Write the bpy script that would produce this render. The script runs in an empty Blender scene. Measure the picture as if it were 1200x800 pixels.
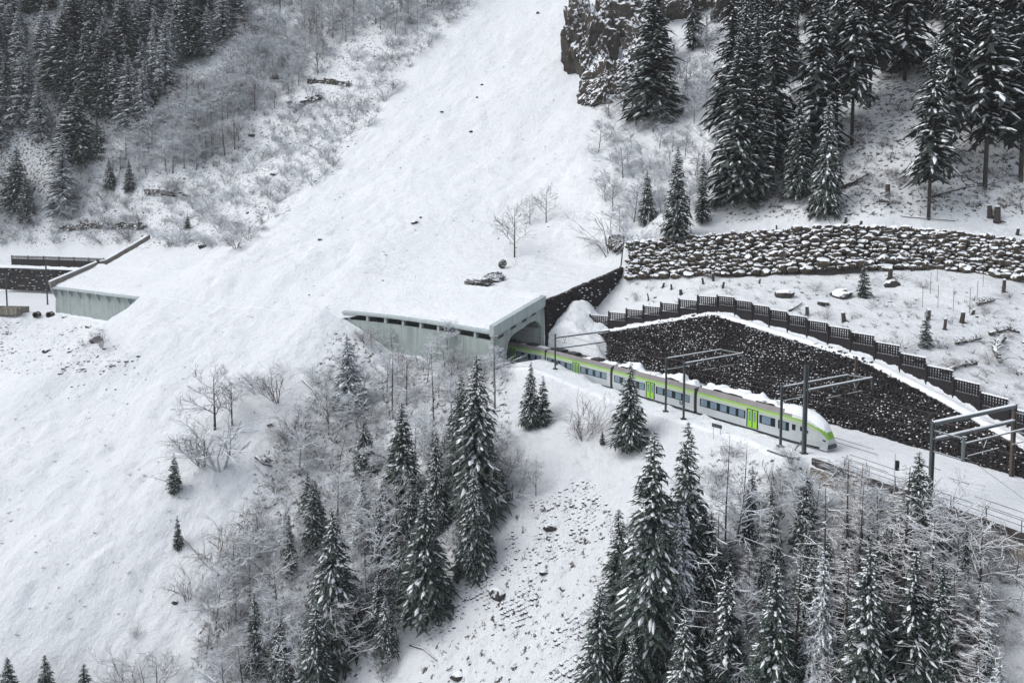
import bpy, math, random
import numpy as np
from mathutils import Vector, Matrix
rnd = random.Random(7)
S = bpy.context.scene
COL = S.collection

# ------------------------------------------------------------------ camera mathematics (pixels of the 1200x800 picture <-> world)
F = 850.0; PIT = math.radians(4); CAM = np.array([0, 0, 28.5]); CY = 250 + F*math.tan(PIT)
def ray(px, py):
    c, s = math.cos(PIT), math.sin(PIT); a = (np.asarray(px, float)-600)/F; b = (CY-np.asarray(py, float))/F
    return np.stack([a, c+b*s, -s+b*c], -1)
def Pz(px, py, z):
    d = ray(px, py); return CAM+d*((z-CAM[2])/d[2])
def PY(px, py, Y):
    d = ray(px, py); return CAM+d*Y/d[1]
def proj(x, y, z):
    c, s = math.cos(PIT), math.sin(PIT); dz = z-CAM[2]; dep = y*c-dz*s; up = y*s+dz*c
    dep = np.maximum(dep, 1e-3)
    return 600+F*x/dep, CY-F*up/dep

# ------------------------------------------------------------------ numpy noise
_r = np.random.RandomState(3); _P = _r.rand(256, 256).astype(float)
def vn(x, y):
    xi = np.floor(x).astype(int); yi = np.floor(y).astype(int); fx = x-xi; fy = y-yi
    fx = fx*fx*fx*(fx*(fx*6-15)+10); fy = fy*fy*fy*(fy*(fy*6-15)+10)
    g = lambda i, j: _P[(xi+i) & 255, (yi+j) & 255]
    return (g(0, 0)*(1-fx)*(1-fy)+g(1, 0)*fx*(1-fy)+g(0, 1)*(1-fx)*fy+g(1, 1)*fx*fy)*2-1
def fbm(x, y, o=4, l=2.03, g=.5, ridg=False):
    t = 0; a = 1; s = 0
    for i in range(o):
        n = vn(x*l**i+17.3*i, y*l**i+9.1*i)
        if ridg: n = 1-2*np.abs(n)
        t = t+a*n; s += a; a *= g
    return t/s
def sst(a, b, x):
    t = np.clip((x-a)/(b-a), 0, 1); return t*t*(3-2*t)

# ------------------------------------------------------------------ reference curve along the railway
def unit(v): v = np.asarray(v, float); return v/np.linalg.norm(v)
O0, O1, O2, O3 = [np.array(p) for p in ((-131.8, 207.2), (-92.8, 180.3), (-38.6, 156.8), (-3.3, 127.8))]
ctrl = np.array([(-400, 190), (-350, 222), (-300, 242), (-250, 250), (-200, 243), (-160, 229), (-128.2, 212.2), (-90.0, 185.8), (-62.5, 173.2), (-35.2, 161.8), (-16.5, 149.6), (1.2, 132.2), (7.5, 124.1), (22.2, 102.9), (33.6, 86.4), (42.0, 71.1), (48.9, 57.5), (55, 45), (66, 22)])
def catmull(c, n=24):
    out = []
    P = np.vstack([2*c[0]-c[1], c, 2*c[-1]-c[-2]])
    for i in range(1, len(P)-2):
        for k in range(n):
            t = k/n; p0, p1, p2, p3 = P[i-1:i+3]
            out.append(.5*((2*p1)+(-p0+p2)*t+(2*p0-5*p1+4*p2-p3)*t*t+(-p0+3*p1-3*p2+p3)*t**3))
    out.append(c[-1]); return np.array(out)
R = catmull(ctrl)
for _ in range(30):                     # smooth a little
    R[1:-1] = R[1:-1]*.5+(R[:-2]+R[2:])*.25
_d = np.linalg.norm(np.diff(R, axis=0), axis=1); _s = np.r_[0, np.cumsum(_d)]
US = np.arange(0, _s[-1], 1.0)
R = np.stack([np.interp(US, _s, R[:, 0]), np.interp(US, _s, R[:, 1])], 1)
T = np.gradient(R, axis=0)
for _ in range(40): T[1:-1] = T[1:-1]*.5+(T[:-2]+T[2:])*.25
T /= np.linalg.norm(T, axis=1)[:, None]; N = np.stack([-T[:, 1], T[:, 0]], 1)   # N points uphill
T2 = T.copy()
for _ in range(3000): T2[1:-1] = T2[1:-1]*.5+(T2[:-2]+T2[2:])*.25
T2 /= np.linalg.norm(T2, axis=1)[:, None]; N2 = np.stack([-T2[:, 1], T2[:, 0]], 1)
def uv2xy(u, v):
    f = lambda a: np.interp(u, US, a)
    x, y, nx, ny, mx, my = f(R[:, 0]), f(R[:, 1]), f(N[:, 0]), f(N[:, 1]), f(N2[:, 0]), f(N2[:, 1])
    l = np.hypot(nx, ny); k = np.hypot(mx, my); a = np.clip(v, -12, 14); b = v-a
    return x+a*nx/l+b*mx/k, y+a*ny/l+b*my/k
def frame(u):
    x = np.interp(u, US, R[:, 0]); y = np.interp(u, US, R[:, 1]); n = unit([np.interp(u, US, N[:, 0]), np.interp(u, US, N[:, 1])])
    return np.array([x, y]), np.array([n[1], -n[0]]), n
UMAX = US[-1]
def xy2uv(x, y):
    x = np.atleast_1d(np.asarray(x, float)); y = np.atleast_1d(np.asarray(y, float)); sh = x.shape; x = x.ravel(); y = y.ravel()
    U = np.empty_like(x); V = np.empty_like(x)
    for a in range(0, len(x), 20000):
        xs = x[a:a+20000, None]; ys = y[a:a+20000, None]
        # the (u,v) chart: choose u whose normal line passes through the point, nearest
        al = (xs-R[None, :, 0])*T[None, :, 0]+(ys-R[None, :, 1])*T[None, :, 1]
        d2 = (xs-R[None, :, 0])**2+(ys-R[None, :, 1])**2
        k = np.argmin(np.where(np.abs(al) < 4, d2, d2+1e6), axis=1)
        ii = np.arange(len(k)); U[a:a+20000] = US[k]+al[ii, k]
        V[a:a+20000] = (xs[:, 0]-R[k, 0])*N[k, 0]+(ys[:, 0]-R[k, 1])*N[k, 1]
    for _ in range(14):
        px_, py_ = uv2xy(U, V); rx, ry = x-px_, y-py_; tx = np.interp(U, US, T2[:, 0]); ty = np.interp(U, US, T2[:, 1])
        U = np.clip(U+.8*(rx*tx+ry*ty), 0, UMAX); V = V+.8*(-rx*ty+ry*tx)
    return U.reshape(sh), V.reshape(sh)
def u_of(p): return float(xy2uv(p[0], p[1])[0][0])
UO0, UO1, UO2, UP = u_of(O0), u_of(O1), u_of(O2), u_of(O3)
UM1, UM2, UM3, UM4 = u_of((7.5, 124.1)), u_of((22.2, 102.9)), u_of((34.9, 84.6)), u_of((42, 71.1))
# boulder wall line (foot, foot z, top z)
BWL = np.array([(23.8, 149, 15.4, 22.6), (44.5, 139, 16.9, 25.1), (61, 131, 18.9, 26.5), (75.3, 127, 19.0, 25.6), (87.5, 122, 17.2, 23.8), (101, 119, 16, 22.5), (116, 120, 15, 21.5)])
bw = np.stack([np.interp(np.linspace(0, 6, 120), range(7), BWL[:, k]) for k in range(4)], 1)
_bu, _bv = xy2uv(bw[:, 0], bw[:, 1]); _o = np.argsort(_bu); _bu = _bu[_o]; _bv = _bv[_o]; _bf = bw[_o, 2]; _bt = bw[_o, 3]
# embankment foot v, ledge height H(u)
IF = np.array([(31.7, 112.8), (44, 95.4), (50.3, 86.2), (55.3, 76.5)])
_iu, _iv = xy2uv(IF[:, 0], IF[:, 1])
UAPX = float(xy2uv(29.5, 117)[0][0]); ULED = float(xy2uv(15.5, 134.5)[0][0])
def vI(u):   # inner edge of the bench
    return np.interp(u, [UO0-60, UO0-6, UO0, UO1, UO2, UP-.2, UP+1, UP+10, *_iu, _iu[-1]+60], [26, 24, 6, 6, 6, 6, 7, 9.5, *_iv, _iv[-1]])
def Hled(u):
    return np.interp(u, [UP, ULED, UAPX, _iu[1], _iu[3], _iu[3]+40], [4.0, 6.2, 11.8, 8.6, 2.7, 1.5])
def vE(u):   # outer edge of the bench
    return np.interp(u, [UO0-60, UO0-8, UO0, UP, UP+6, UM1, UM1+12, UM2, UM3-6, UM3-3, UM3, UM3+1, UM4, UMAX], [-16, -12, -6, -6.1, -6.2, -5, -2.6, -1.6, -1.5, -2.6, -2.6, -.6, -.6, -.6])
BAT = .5
def up_right(u, v):
    f = vI(u); H = Hled(u); bf = np.interp(u, _bu, _bf); bt = np.interp(u, _bu, _bt); bv = np.interp(u, _bu, _bv)
    bv = np.where(u > _bu[-1], _bv[-1]+(u-_bu[-1])*.8, bv)
    l0 = f+BAT*H; l1 = l0+1.6
    k = [(f+.6, -.3+0*f), (l0+.5, H-.35), (l1, H), (l1+.35, H+1.9), (l1+6, H+3.0), (np.maximum(bv+.9, l1+7), bf), (np.maximum(bv, l1+7)+2.0, bt-.2), (bv+6.5, bt+.5), (bv+30, bt+17), (bv+75, bt+52), (bv+260, bt+235)]
    z = np.zeros_like(u)
    for (v0, z0), (v1, z1) in zip(k[:-1], k[1:]):
        t = np.clip((v-v0)/np.maximum(v1-v0, 1e-3), 0, 1); z = np.where(v >= v0, z0+(z1-z0)*t, z)
    # snow bank between the gallery and the embankment
    w = sst(ULED+1.5, ULED-1.5, u)
    zc = np.interp(v, [4, 6.0, 9, 30, 34], [0, .2, 2.2, 15.6, 15.6]); z = np.where(v < bv-.5, z*(1-w)+zc*w, z)
    xk, yk = uv2xy(u, v)
    cone = 12.6-1.02*np.sqrt(((u-UP-2.2)*1.0)**2+((v-13.6)*.85)**2+.6)
    z = np.where(v > f, np.maximum(z, cone+1.5*fbm(xk/3.5, yk/3.5, 3)+.5*fbm(xk, yk, 2)), z)
    return z
def core(u): return sst(UO1-5, UO1+12, u)*sst(UO2+10, UO2-8, u)
def up_left(u, v):
    m = sst(UO0+2, UO0-2, u)
    a0 = 12.0; vv = v-6
    g = sst(UP-45, UP-5, u)           # flatter foot near the portal
    zg = np.interp(vv, [0, 20, 60, 110, 330], [a0, 22, 48, 86, 285])
    zp = np.interp(vv, [0, 23, 60, 110, 330], [a0, 17.0, 43, 81, 280])
    z = zg*(1-g)+zp*g+2.6*core(u)*sst(70, 6, v)
    zf = np.interp(v, [0, 24, 24.5, 27.5, 28, 31, 45, 90, 320], [0, 1.2, 9.0, 9.2, 11.5, 13, 24, 74, 330])
    m = sst(UO0+2+np.maximum(v-40, 0)*.8, UO0-2-np.maximum(v-40, 0)*.3, u)
    x, y = uv2xy(u, v)
    return z*(1-m)+zf*m+.42*np.maximum(-x-95, 0)*sst(30, 75, v)
def noise_amp(u, v):
    return sst(0, 14, np.abs(v-2)-6)
def fl(x, y):
    """positive inside the avalanche track (signed distance, metres)"""
    a = np.array([60.0, 5, -30, -60, -75, -110]); yy_ = np.array([330., 262, 190, 150, 120, 60]); w = np.array([22., 26, 42, 62, 62, 70]); o = np.argsort(yy_)
    return np.interp(y, yy_[o], w[o])-np.abs(x-np.interp(y, yy_[o], a[o]))
def lumps(xx, yy):
    q = xx*.81-yy*.59; p = xx*.59+yy*.81; ch = sst(-60, 0, fl(xx, yy))
    return 1.9*fbm(xx/27, yy/27, 3)+.55*fbm(xx/6+50, yy/6, 3)+ch*(.24*fbm(q/5.5+3, p/50, 3)+.34*np.maximum(fbm(xx/5+31, yy/5, 3), -.1)*1.5+.30*fbm(q/1.9, p/2.4, 3)-.25*np.maximum(fbm(q/1.5+70, p/1.8, 2)-.15, 0))
def ground(u, v):
    """height of the ground; inside the galleries it is the track bed"""
    u = np.asarray(u, float); v = np.asarray(v, float)
    x, y = uv2xy(u, v)
    wid = .15+np.clip((v-31)/2, 0, 45)
    w = np.clip((u-UP)/wid+.5, 0, 1); w = w*w*(3-2*w)
    zu = up_left(u, v)*(1-w)+up_right(u, v)*w
    # downhill side
    e = vE(u); d = e-v; dd = np.maximum(d, 0); a0, a1, a2, a3 = UO1-9-dd*.9, UO1+.3*dd, UO2-2-dd*.1, UO2+17+dd*.6
    b = 8.0*np.clip((u-a0)/(a1-a0), 0, 1)*np.clip((a3-u)/(a3-a2), 0, 1)
    b = np.where(d > 1, 8.0*sst(0, 1, b/8.0)*sst(0, 8, d)+b*(1-sst(0, 8, d)), b)
    s1 = np.interp(u, [UO0-60, UO0, UO1, UO2, UP, UM2, UM3, UMAX], [.28, .36, .56, .56, .55, .70, .85, .9])
    s2 = np.interp(u, [UO0-60, UO0, UO1, UO2, UP, UM2, UM3, UMAX], [.55, .60, .60, .64, .74, .82, .95, 1.0])
    ret = np.interp(u, [UM3, UM3+2, UMAX], [0, 2.3, 2.6])*sst(0.02, .25, d)
    zd = b-ret-np.minimum(d, 12)*s1-np.maximum(d-12, 0)*s2
    zd = np.where(u > UM3, b-ret-np.minimum(d, 3.5)*.35-np.maximum(d-3.5, 0)*s2, zd)
    zb = np.zeros_like(u)
    z = np.where(v > vI(u)+.01, zu, np.where(v < e, zd, zb))
    # snow mound beside the train at the portal
    md = np.interp(u, [UP-3, UP+1, UP+5, UP+10, UM1+3, UM1+9, UM1+18], [0, 1.2, 2.5, 2.5, 2.0, .9, .0])*sst(2.2, .7, v)*sst(-9, -5, v)
    z = z+md*(v < 2.2)
    xx, yy = uv2xy(u, v); z = z+np.maximum(fbm(xx/1.6, yy/1.6+7, 3)+.15, 0)*.85*sst(.4, 1.0, v)*sst(2.3, 1.7, v)*sst(UM1, UM1+8, u)*sst(UM3-2, UM3-6, u)
    # swells and lumps
    A = noise_amp(u, v)*np.where(v > 0, sst(0, 25, v-vI(u)-12), 1)
    A = np.where((v < e) | (v > vI(u)), np.maximum(A, core(u)), 0)
    z = z+A*lumps(xx, yy)
    B = np.where((v > e+1) & (v < vI(u)), .0, 1)*sst(0, 3, np.abs(v-2)-5)
    z = z+B*(.26*fbm(x/1.7, y/1.7+40, 3)+.10*np.maximum(fbm(x/4+9, y/4, 3), 0)*fbm(x/1.1, y/1.1, 2))+.03*fbm(x/.9, y/.9, 2)*(1-B)
    return z
def roofsnow(u, v):
    x, y = uv2xy(u, v)
    t = (v+6)/12
    z = 7.78+4.75*t+2.6*t*core(u)
    A = sst(UO1-9, UO1+8, u)*sst(UP-3, UP-14, u)*sst(-6.8, -3, v)
    c_ = core(u); z = z+c_*lumps(x, y)+(1-c_)*(.12+.16*fbm(x/1.8, y/1.8, 3)+.35*np.maximum(fbm(x/4.5, y/4.5, 3), 0))*sst(-6, -4.5, v)+.2*fbm(x/1.7, y/1.7+40, 3)*c_
    return z+.05*fbm(x/3, y/3, 3)+A*(1-c_)*(.3*fbm(x/5, y/5, 3)+.15)+sst(5, 6.6, v)*.3
def surf(x, y):
    u, v = xy2uv(x, y)
    z = ground(u, v)
    rs = (u > UO0) & (u < UP) & (v > -6.2) & (v < 6.6)
    return np.where(rs, roofsnow(u, v), z)
# height raster for ray casting
HX0, HY0 = -340., 20.; HN, HM = 520, 500
gx, gy = np.meshgrid(HX0+np.arange(HN), HY0+np.arange(HM), indexing='ij')
HMAP = surf(gx.ravel(), gy.ravel()).reshape(HN, HM)
def hz(x, y):
    fx = np.clip(np.asarray(x)-HX0, 0, HN-1.001); fy = np.clip(np.asarray(y)-HY0, 0, HM-1.001)
    i = fx.astype(int); j = fy.astype(int); a = fx-i; b = fy-j
    return HMAP[i, j]*(1-a)*(1-b)+HMAP[i+1, j]*a*(1-b)+HMAP[i, j+1]*(1-a)*b+HMAP[i+1, j+1]*a*b
def cast(px, py):
    """points of the ground seen at these pixels"""
    px = np.atleast_1d(np.asarray(px, float)); py = np.atleast_1d(np.asarray(py, float)); d = ray(px, py); d = d/d[:, 1:2]
    ts = np.arange(42, 460, .5); out = np.full((len(px), 3), np.nan)
    for a in range(0, len(px), 500):
        dd = d[a:a+500]; P = CAM[None, None, :]+dd[:, None, :]*ts[None, :, None]
        below = P[..., 2] < hz(P[..., 0], P[..., 1]); k = np.argmax(below, axis=1)
        ok = below.any(axis=1)
        q = P[np.arange(len(k)), k]; out[a:a+500] = np.where(ok[:, None], q, np.nan)
    out[:, 2] = np.where(np.isnan(out[:, 0]), np.nan, hz(np.nan_to_num(out[:, 0]), np.nan_to_num(out[:, 1])))
    return out

# ------------------------------------------------------------------ materials
def newmat(name):
    m = bpy.data.materials.new(name); m.use_nodes = True; nt = m.node_tree; b = nt.nodes['Principled BSDF']
    return m, nt, b
def nd(nt, t, **k):
    n = nt.nodes.new(t)
    for a, v in k.items(): setattr(n, a, v)
    return n
def noise(nt, sc, det=3, rough=.55, coord='Object', vec=None):
    n = nd(nt, 'ShaderNodeTexNoise'); n.inputs['Scale'].default_value = sc; n.inputs['Detail'].default_value = det; n.inputs['Roughness'].default_value = rough
    if vec is None:
        tc = nd(nt, 'ShaderNodeNewGeometry'); vec = tc.outputs['Position'] if coord == 'World' else None
        if coord != 'World':
            tc = nd(nt, 'ShaderNodeTexCoord'); vec = tc.outputs[coord]
    nt.links.new(vec, n.inputs['Vector']); return n.outputs['Fac']
def ramp(nt, fac, stops):
    r = nd(nt, 'ShaderNodeValToRGB'); e = r.color_ramp.elements
    while len(e) < len(stops): e.new(.5)
    for k, (p, c) in enumerate(stops):
        e[k].position = p; e[k].color = (*c, 1) if len(c) == 3 else c
    nt.links.new(fac, r.inputs['Fac']); return r.outputs['Color']
def mth(nt, op, a, b=None, c=None, clamp=False):
    n = nd(nt, 'ShaderNodeMath', operation=op, use_clamp=clamp)
    for i, v in enumerate((a, b, c)):
        if v is None: continue
        if isinstance(v, (int, float)): n.inputs[i].default_value = v
        else: nt.links.new(v, n.inputs[i])
    return n.outputs[0]
def mixc(nt, fac, a, b):
    n = nd(nt, 'ShaderNodeMix', data_type='RGBA')
    for i, v in ((0, fac), (6, a), (7, b)):
        if isinstance(v, (int, float)): n.inputs[i].default_value = v
        elif isinstance(v, tuple): n.inputs[i].default_value = (*v, 1)
        else: nt.links.new(v, n.inputs[i])
    return n.outputs[2]
def bump(nt, b, h, st, dist):
    n = nd(nt, 'ShaderNodeBump'); n.inputs['Strength'].default_value = st; n.inputs['Distance'].default_value = dist
    nt.links.new(h, n.inputs['Height']); nt.links.new(n.outputs[0], b.inputs['Normal'])
SNOW = (.80, .83, .86)
def upfac(nt, lo, hi, nsc=2., namp=.5):
    """1 where the surface looks up: snow lies there"""
    g = nd(nt, 'ShaderNodeNewGeometry'); sp = nd(nt, 'ShaderNodeSeparateXYZ'); nt.links.new(g.outputs['Normal'], sp.inputs[0])
    n = noise(nt, nsc, 3, .6, 'World'); z = mth(nt, 'ADD', sp.outputs[2], mth(nt, 'MULTIPLY', mth(nt, 'SUBTRACT', n, .5), namp))
    m = nd(nt, 'ShaderNodeMapRange'); m.inputs[1].default_value = lo; m.inputs[2].default_value = hi; nt.links.new(z, m.inputs[0]); return m.outputs[0]
MAT = {}
def mat_plain(name, col, rough=.6, metal=0, var=.15, nsc=1.5, snow=None, bst=0, col2=None, fine=None, streak=None):
    m, nt, b = newmat(name)
    n = noise(nt, nsc, 4, .6, 'World'); c1 = tuple(c*(1-var) for c in col); c2 = col2 or tuple(min(1, c*(1+var)) for c in col)
    c = ramp(nt, n, [(.3, c1), (.7, c2)])
    if fine:
        n2 = noise(nt, fine[0], 2, .6, 'World'); c = mixc(nt, ramp(nt, n2, [(fine[1], (0, 0, 0)), (fine[1]+.08, (1, 1, 1))]), c, fine[2])
    if streak:
        ge = nd(nt, 'ShaderNodeNewGeometry'); mp = nd(nt, 'ShaderNodeMapping'); mp.inputs['Scale'].default_value = (1.3, 1.3, .10); nt.links.new(ge.outputs['Position'], mp.inputs[0])
        c = mixc(nt, ramp(nt, noise(nt, 1., 5, .65, vec=mp.outputs[0]), [(.48, (0, 0, 0)), (.68, (.8, .8, .8))]), c, streak)
    if snow: c = mixc(nt, upfac(nt, *snow), c, SNOW)
    nt.links.new(c, b.inputs['Base Color']); b.inputs['Roughness'].default_value = rough; b.inputs['Metallic'].default_value = metal
    if bst: bump(nt, b, noise(nt, nsc*6, 4, .6, 'World'), bst, .1)
    MAT[name] = m; return m
def mat_snow():
    m, nt, b = newmat('snow')
    n1 = noise(nt, .05, 4, .6, 'World'); c = ramp(nt, n1, [(.3, (.77, .795, .82)), (.7, (.83, .85, .87))])
    n2 = noise(nt, .8, 6, .7, 'World'); c = mixc(nt, ramp(nt, n2, [(.54, (0, 0, 0)), (.72, (.75, .75, .75))]), c, (.58, .60, .63))  # grey mottling: coarse snow, with the shading of lumps painted into the colour
    at = nd(nt, 'ShaderNodeAttribute', attribute_name='soil'); n3 = noise(nt, 1.05, 6, .72, 'World')
    th = mth(nt, 'SUBTRACT', .80, mth(nt, 'MULTIPLY', at.outputs['Fac'], .34))
    k = mth(nt, 'MULTIPLY', mth(nt, 'SUBTRACT', n3, th), 22., clamp=True)
    soil = ramp(nt, noise(nt, 3., 3, .6, 'World'), [(.35, (.035, .03, .028)), (.7, (.13, .115, .10))])
    c = mixc(nt, k, c, soil)
    nt.links.new(c, b.inputs['Base Color']); b.inputs['Roughness'].default_value = .75; b.inputs['Specular IOR Level'].default_value = .25
    h = mth(nt, 'ADD', mth(nt, 'MULTIPLY', noise(nt, .9, 7, .72, 'World'), 1.5), mth(nt, 'MULTIPLY', noise(nt, 4.5, 3, .6, 'World'), .3))
    at2 = nd(nt, 'ShaderNodeAttribute', attribute_name='smooth')
    bn = nd(nt, 'ShaderNodeBump'); bn.inputs['Distance'].default_value = .55
    nt.links.new(mth(nt, 'SUBTRACT', .85, mth(nt, 'MULTIPLY', at2.outputs['Fac'], .5)), bn.inputs['Strength'])
    nt.links.new(h, bn.inputs['Height']); nt.links.new(bn.outputs[0], b.inputs['Normal'])
    MAT['snow'] = m
mat_snow()
mat_plain('snow_cap', (.82, .845, .87), .75, var=.03, nsc=3, bst=.2)
mat_plain('needles', (.022, .036, .028), .8, var=.35, nsc=1.2, fine=(7., .60, (.48, .52, .53)))
mat_plain('needles_dark', (.015, .024, .021), .8, var=.35, nsc=1.2, fine=(7., .64, (.40, .44, .46)))
mat_plain('needles_frost', (.04, .058, .056), .8, var=.3, nsc=1.2, fine=(5., .46, (.52, .56, .60)))
mat_plain('bark', (.045, .038, .034), .9, var=.3, nsc=2, fine=(2.5, .66, (.6, .62, .64)))
mat_plain('twig', (.12, .105, .10), .85, var=.3, nsc=.8, snow=(.2, .6, 3., .9))
mat_plain('twig_dark', (.075, .062, .058), .85, var=.3, nsc=.8, snow=(.25, .6, 3., .9))
mat_plain('twig_frost', (.40, .43, .47), .85, var=.2, nsc=.6, snow=(-.1, .5, 3., .9))
mat_plain('twig_brown', (.16, .12, .10), .85, var=.3, nsc=.8, snow=(.3, .7, 3., .9))
mat_plain('deadwood', (.05, .04, .034), .9, var=.3, nsc=2, snow=(.45, .7, 2., .6))
mat_plain('concrete_green', (.30, .345, .335), .8, var=.12, nsc=.35, bst=.1, streak=(.17, .20, .195))
mat_plain('concrete_light', (.36, .41, .42), .8, var=.08, nsc=.4, streak=(.26, .30, .31))
mat_plain('concrete_brown', (.19, .175, .16), .85, var=.2, nsc=.8)
mat_plain('concrete_tan', (.20, .18, .145), .9, var=.35, nsc=.9, streak=(.09, .08, .07), fine=(2.4, .6, (.55, .56, .56)))
mat_plain('concrete_dark', (.055, .048, .046), .9, var=.35, nsc=1.2)
mat_plain('dark_void', (.012, .012, .014), .9, var=.1)
mat_plain('rubble', (.010, .009, .010), .95, var=.5, nsc=2.2, snow=(1.06, 1.14, 2.6, .9), col2=(.024, .019, .020))
mat_plain('boulder', (.040, .034, .029), .9, var=.4, nsc=.7, snow=(.38, .52, 1.8, .5), bst=.5, col2=(.085, .065, .045))
mat_plain('cliff', (.035, .032, .030), .9, var=.5, nsc=.6, snow=(.22, .34, .9, 1.3), bst=.8, col2=(.10, .085, .07))
mat_plain('rock', (.035, .031, .03), .9, var=.4, nsc=.9, snow=(.62, .75, 1.5, .6), bst=.4)
mat_plain('bark_frost', (.13, .13, .135), .9, var=.3, nsc=2, fine=(2., .55, (.6, .62, .65)))
mat_plain('bark_rough', (.04, .033, .03), .9, var=.3, nsc=2)
mat_plain('timber', (.012, .010, .012), .9, var=.4, nsc=2)
mat_plain('steel', (.085, .10, .105), .55, metal=.3, var=.12, nsc=.7)
mat_plain('steel_rust', (.09, .07, .062), .7, metal=.2, var=.2, nsc=.7)
mat_plain('steel_snow', (.13, .15, .15), .6, var=.12, nsc=.7, snow=(.3, .5, 2., .5))
mat_plain('train_silver', (.46, .49, .50), .38, metal=.2, var=.08, nsc=.4)
mat_plain('train_lime', (.20, .38, .05), .45, var=.10, nsc=.6)
mat_plain('train_pale', (.37, .48, .28), .45, var=.06, nsc=.6)
mat_plain('train_door', (.25, .52, .03), .4, var=.06, nsc=.6)
mat_plain('train_roof', (.215, .20, .20), .7, var=.15, nsc=.7)
mat_plain('train_dark', (.02, .024, .027), .5, var=.2, nsc=.8)
mat_plain('window_band', (.012, .022, .028), .15, var=.1)
mat_plain('glass', (.16, .22, .27), .12, var=.15, nsc=1.5)  # lighter bluish base colour paints the reflection into the panes
mat_plain('rubber', (.012, .012, .013), .7, var=.1)

# ------------------------------------------------------------------ mesh helpers
class MB:
    def __init__(s): s.v = []; s.f = []; s.m = []
    def add(s, vs, fs, mi=0):
        k = len(s.v); s.v += [tuple(map(float, p)) for p in vs]; s.f += [tuple(i+k for i in f) for f in fs]; s.m += [mi]*len(fs)
    def box(s, c, ax, ay, az, mi=0):
        """centre and three half-axis vectors"""
        c, ax, ay, az = [np.asarray(q, float) for q in (c, ax, ay, az)]
        vs = [c+i*ax+j*ay+k*az for i in (-1, 1) for j in (-1, 1) for k in (-1, 1)]
        s.add(vs, [(0, 1, 3, 2), (4, 6, 7, 5), (0, 4, 5, 1), (2, 3, 7, 6), (0, 2, 6, 4), (1, 5, 7, 3)], mi)
    def beam(s, p, q, w, h, mi=0, up=(0, 0, 1)):
        p = np.asarray(p, float); q = np.asarray(q, float); d = q-p; L = np.linalg.norm(d); d = d/L; up = np.asarray(up, float)
        if abs(d@up) > .95: up = np.array([1., .2, 0])
        sd = unit(np.cross(d, up)); u2 = np.cross(sd, d); s.box((p+q)/2, d*L/2, sd*w/2, u2*h/2, mi)
    def tube(s, pts, rad, n=3, mi=0, cap=True):
        pts = [np.asarray(p, float) for p in pts]; m = len(pts); vs = []
        for i, p in enumerate(pts):
            d = pts[min(i+1, m-1)]-pts[max(i-1, 0)]; L = np.linalg.norm(d); d = d/L if L > 1e-9 else np.array([0, 0, 1.])
            a = np.cross(d, (0, 0, 1) if abs(d[2]) < .9 else (1, 0, 0)); a = a/np.linalg.norm(a); b = np.cross(a, d)
            r = rad[i] if hasattr(rad, '__len__') else rad
            for k in range(n):
                t = 2*math.pi*k/n+math.pi/2; vs.append(p+a*r*math.cos(t)+b*r*math.sin(t))
        fs = [(i*n+k, i*n+(k+1) % n, (i+1)*n+(k+1) % n, (i+1)*n+k) for i in range(m-1) for k in range(n)]
        if cap and n > 2: fs += [tuple(range(n))[::-1], tuple((m-1)*n+k for k in range(n))]
        s.add(vs, fs, mi)
    def build(s, name, mats, parent=None, smooth=False):
        me = bpy.data.meshes.new(name); me.from_pydata(s.v, [], s.f)
        for m in (mats if isinstance(mats, (list, tuple)) else [mats]): me.materials.append(MAT[m])
        if max(s.m, default=0) > 0: me.polygons.foreach_set('material_index', s.m)
        if smooth: me.polygons.foreach_set('use_smooth', [True]*len(s.f))
        me.update(); o = bpy.data.objects.new(name, me); COL.objects.link(o)
        if parent is not None: o.parent = parent
        return o
def tag(o, label=None, cat=None, group=None, kind=None):
    if label: o['label'] = label
    if cat: o['category'] = cat
    if group: o['group'] = group
    if kind: o['kind'] = kind
    return o
def empty(name, loc, label, cat, group=None):
    o = bpy.data.objects.new(name, None); COL.objects.link(o); o.location = tuple(map(float, loc)); return tag(o, label, cat, group)
def keep(o):
    """child built in world coordinates under an unrotated empty"""
    p = o.parent; o.location = tuple(-c for c in p.location); return o
def gridmesh(name, X, Y, Z, mat, attrs=None):
    n, m = X.shape; v = np.stack([X, Y, Z], -1).reshape(-1, 3)
    i = np.arange(n-1)[:, None]*m+np.arange(m-1)[None, :]; f = np.stack([i, i+m, i+m+1, i+1], -1).reshape(-1, 4)
    me = bpy.data.meshes.new(name); me.vertices.add(len(v)); me.vertices.foreach_set('co', v.ravel())
    me.loops.add(f.size); me.loops.foreach_set('vertex_index', f.ravel().astype(np.int32)); me.polygons.add(len(f))
    me.polygons.foreach_set('loop_start', np.arange(0, f.size, 4, dtype=np.int32)); me.polygons.foreach_set('loop_total', np.full(len(f), 4, np.int32))
    me.polygons.foreach_set('use_smooth', np.ones(len(f), bool)); me.materials.append(MAT[mat])
    for k, a in (attrs or {}).items():
        at = me.attributes.new(k, 'FLOAT', 'POINT'); at.data.foreach_set('value', a.reshape(-1).astype(np.float32))
    me.update(); me.validate(); o = bpy.data.objects.new(name, me); COL.objects.link(o); return o
def inpoly(px, py, poly):
    px = np.asarray(px); py = np.asarray(py); r = np.zeros(px.shape, bool); j = len(poly)-1
    for i in range(len(poly)):
        xi, yi = poly[i]; xj, yj = poly[j]
        c = ((yi > py) != (yj > py)) & (px < (xj-xi)*(py-yi)/(yj-yi+1e-9)+xi); r ^= c; j = i
    return r

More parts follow.
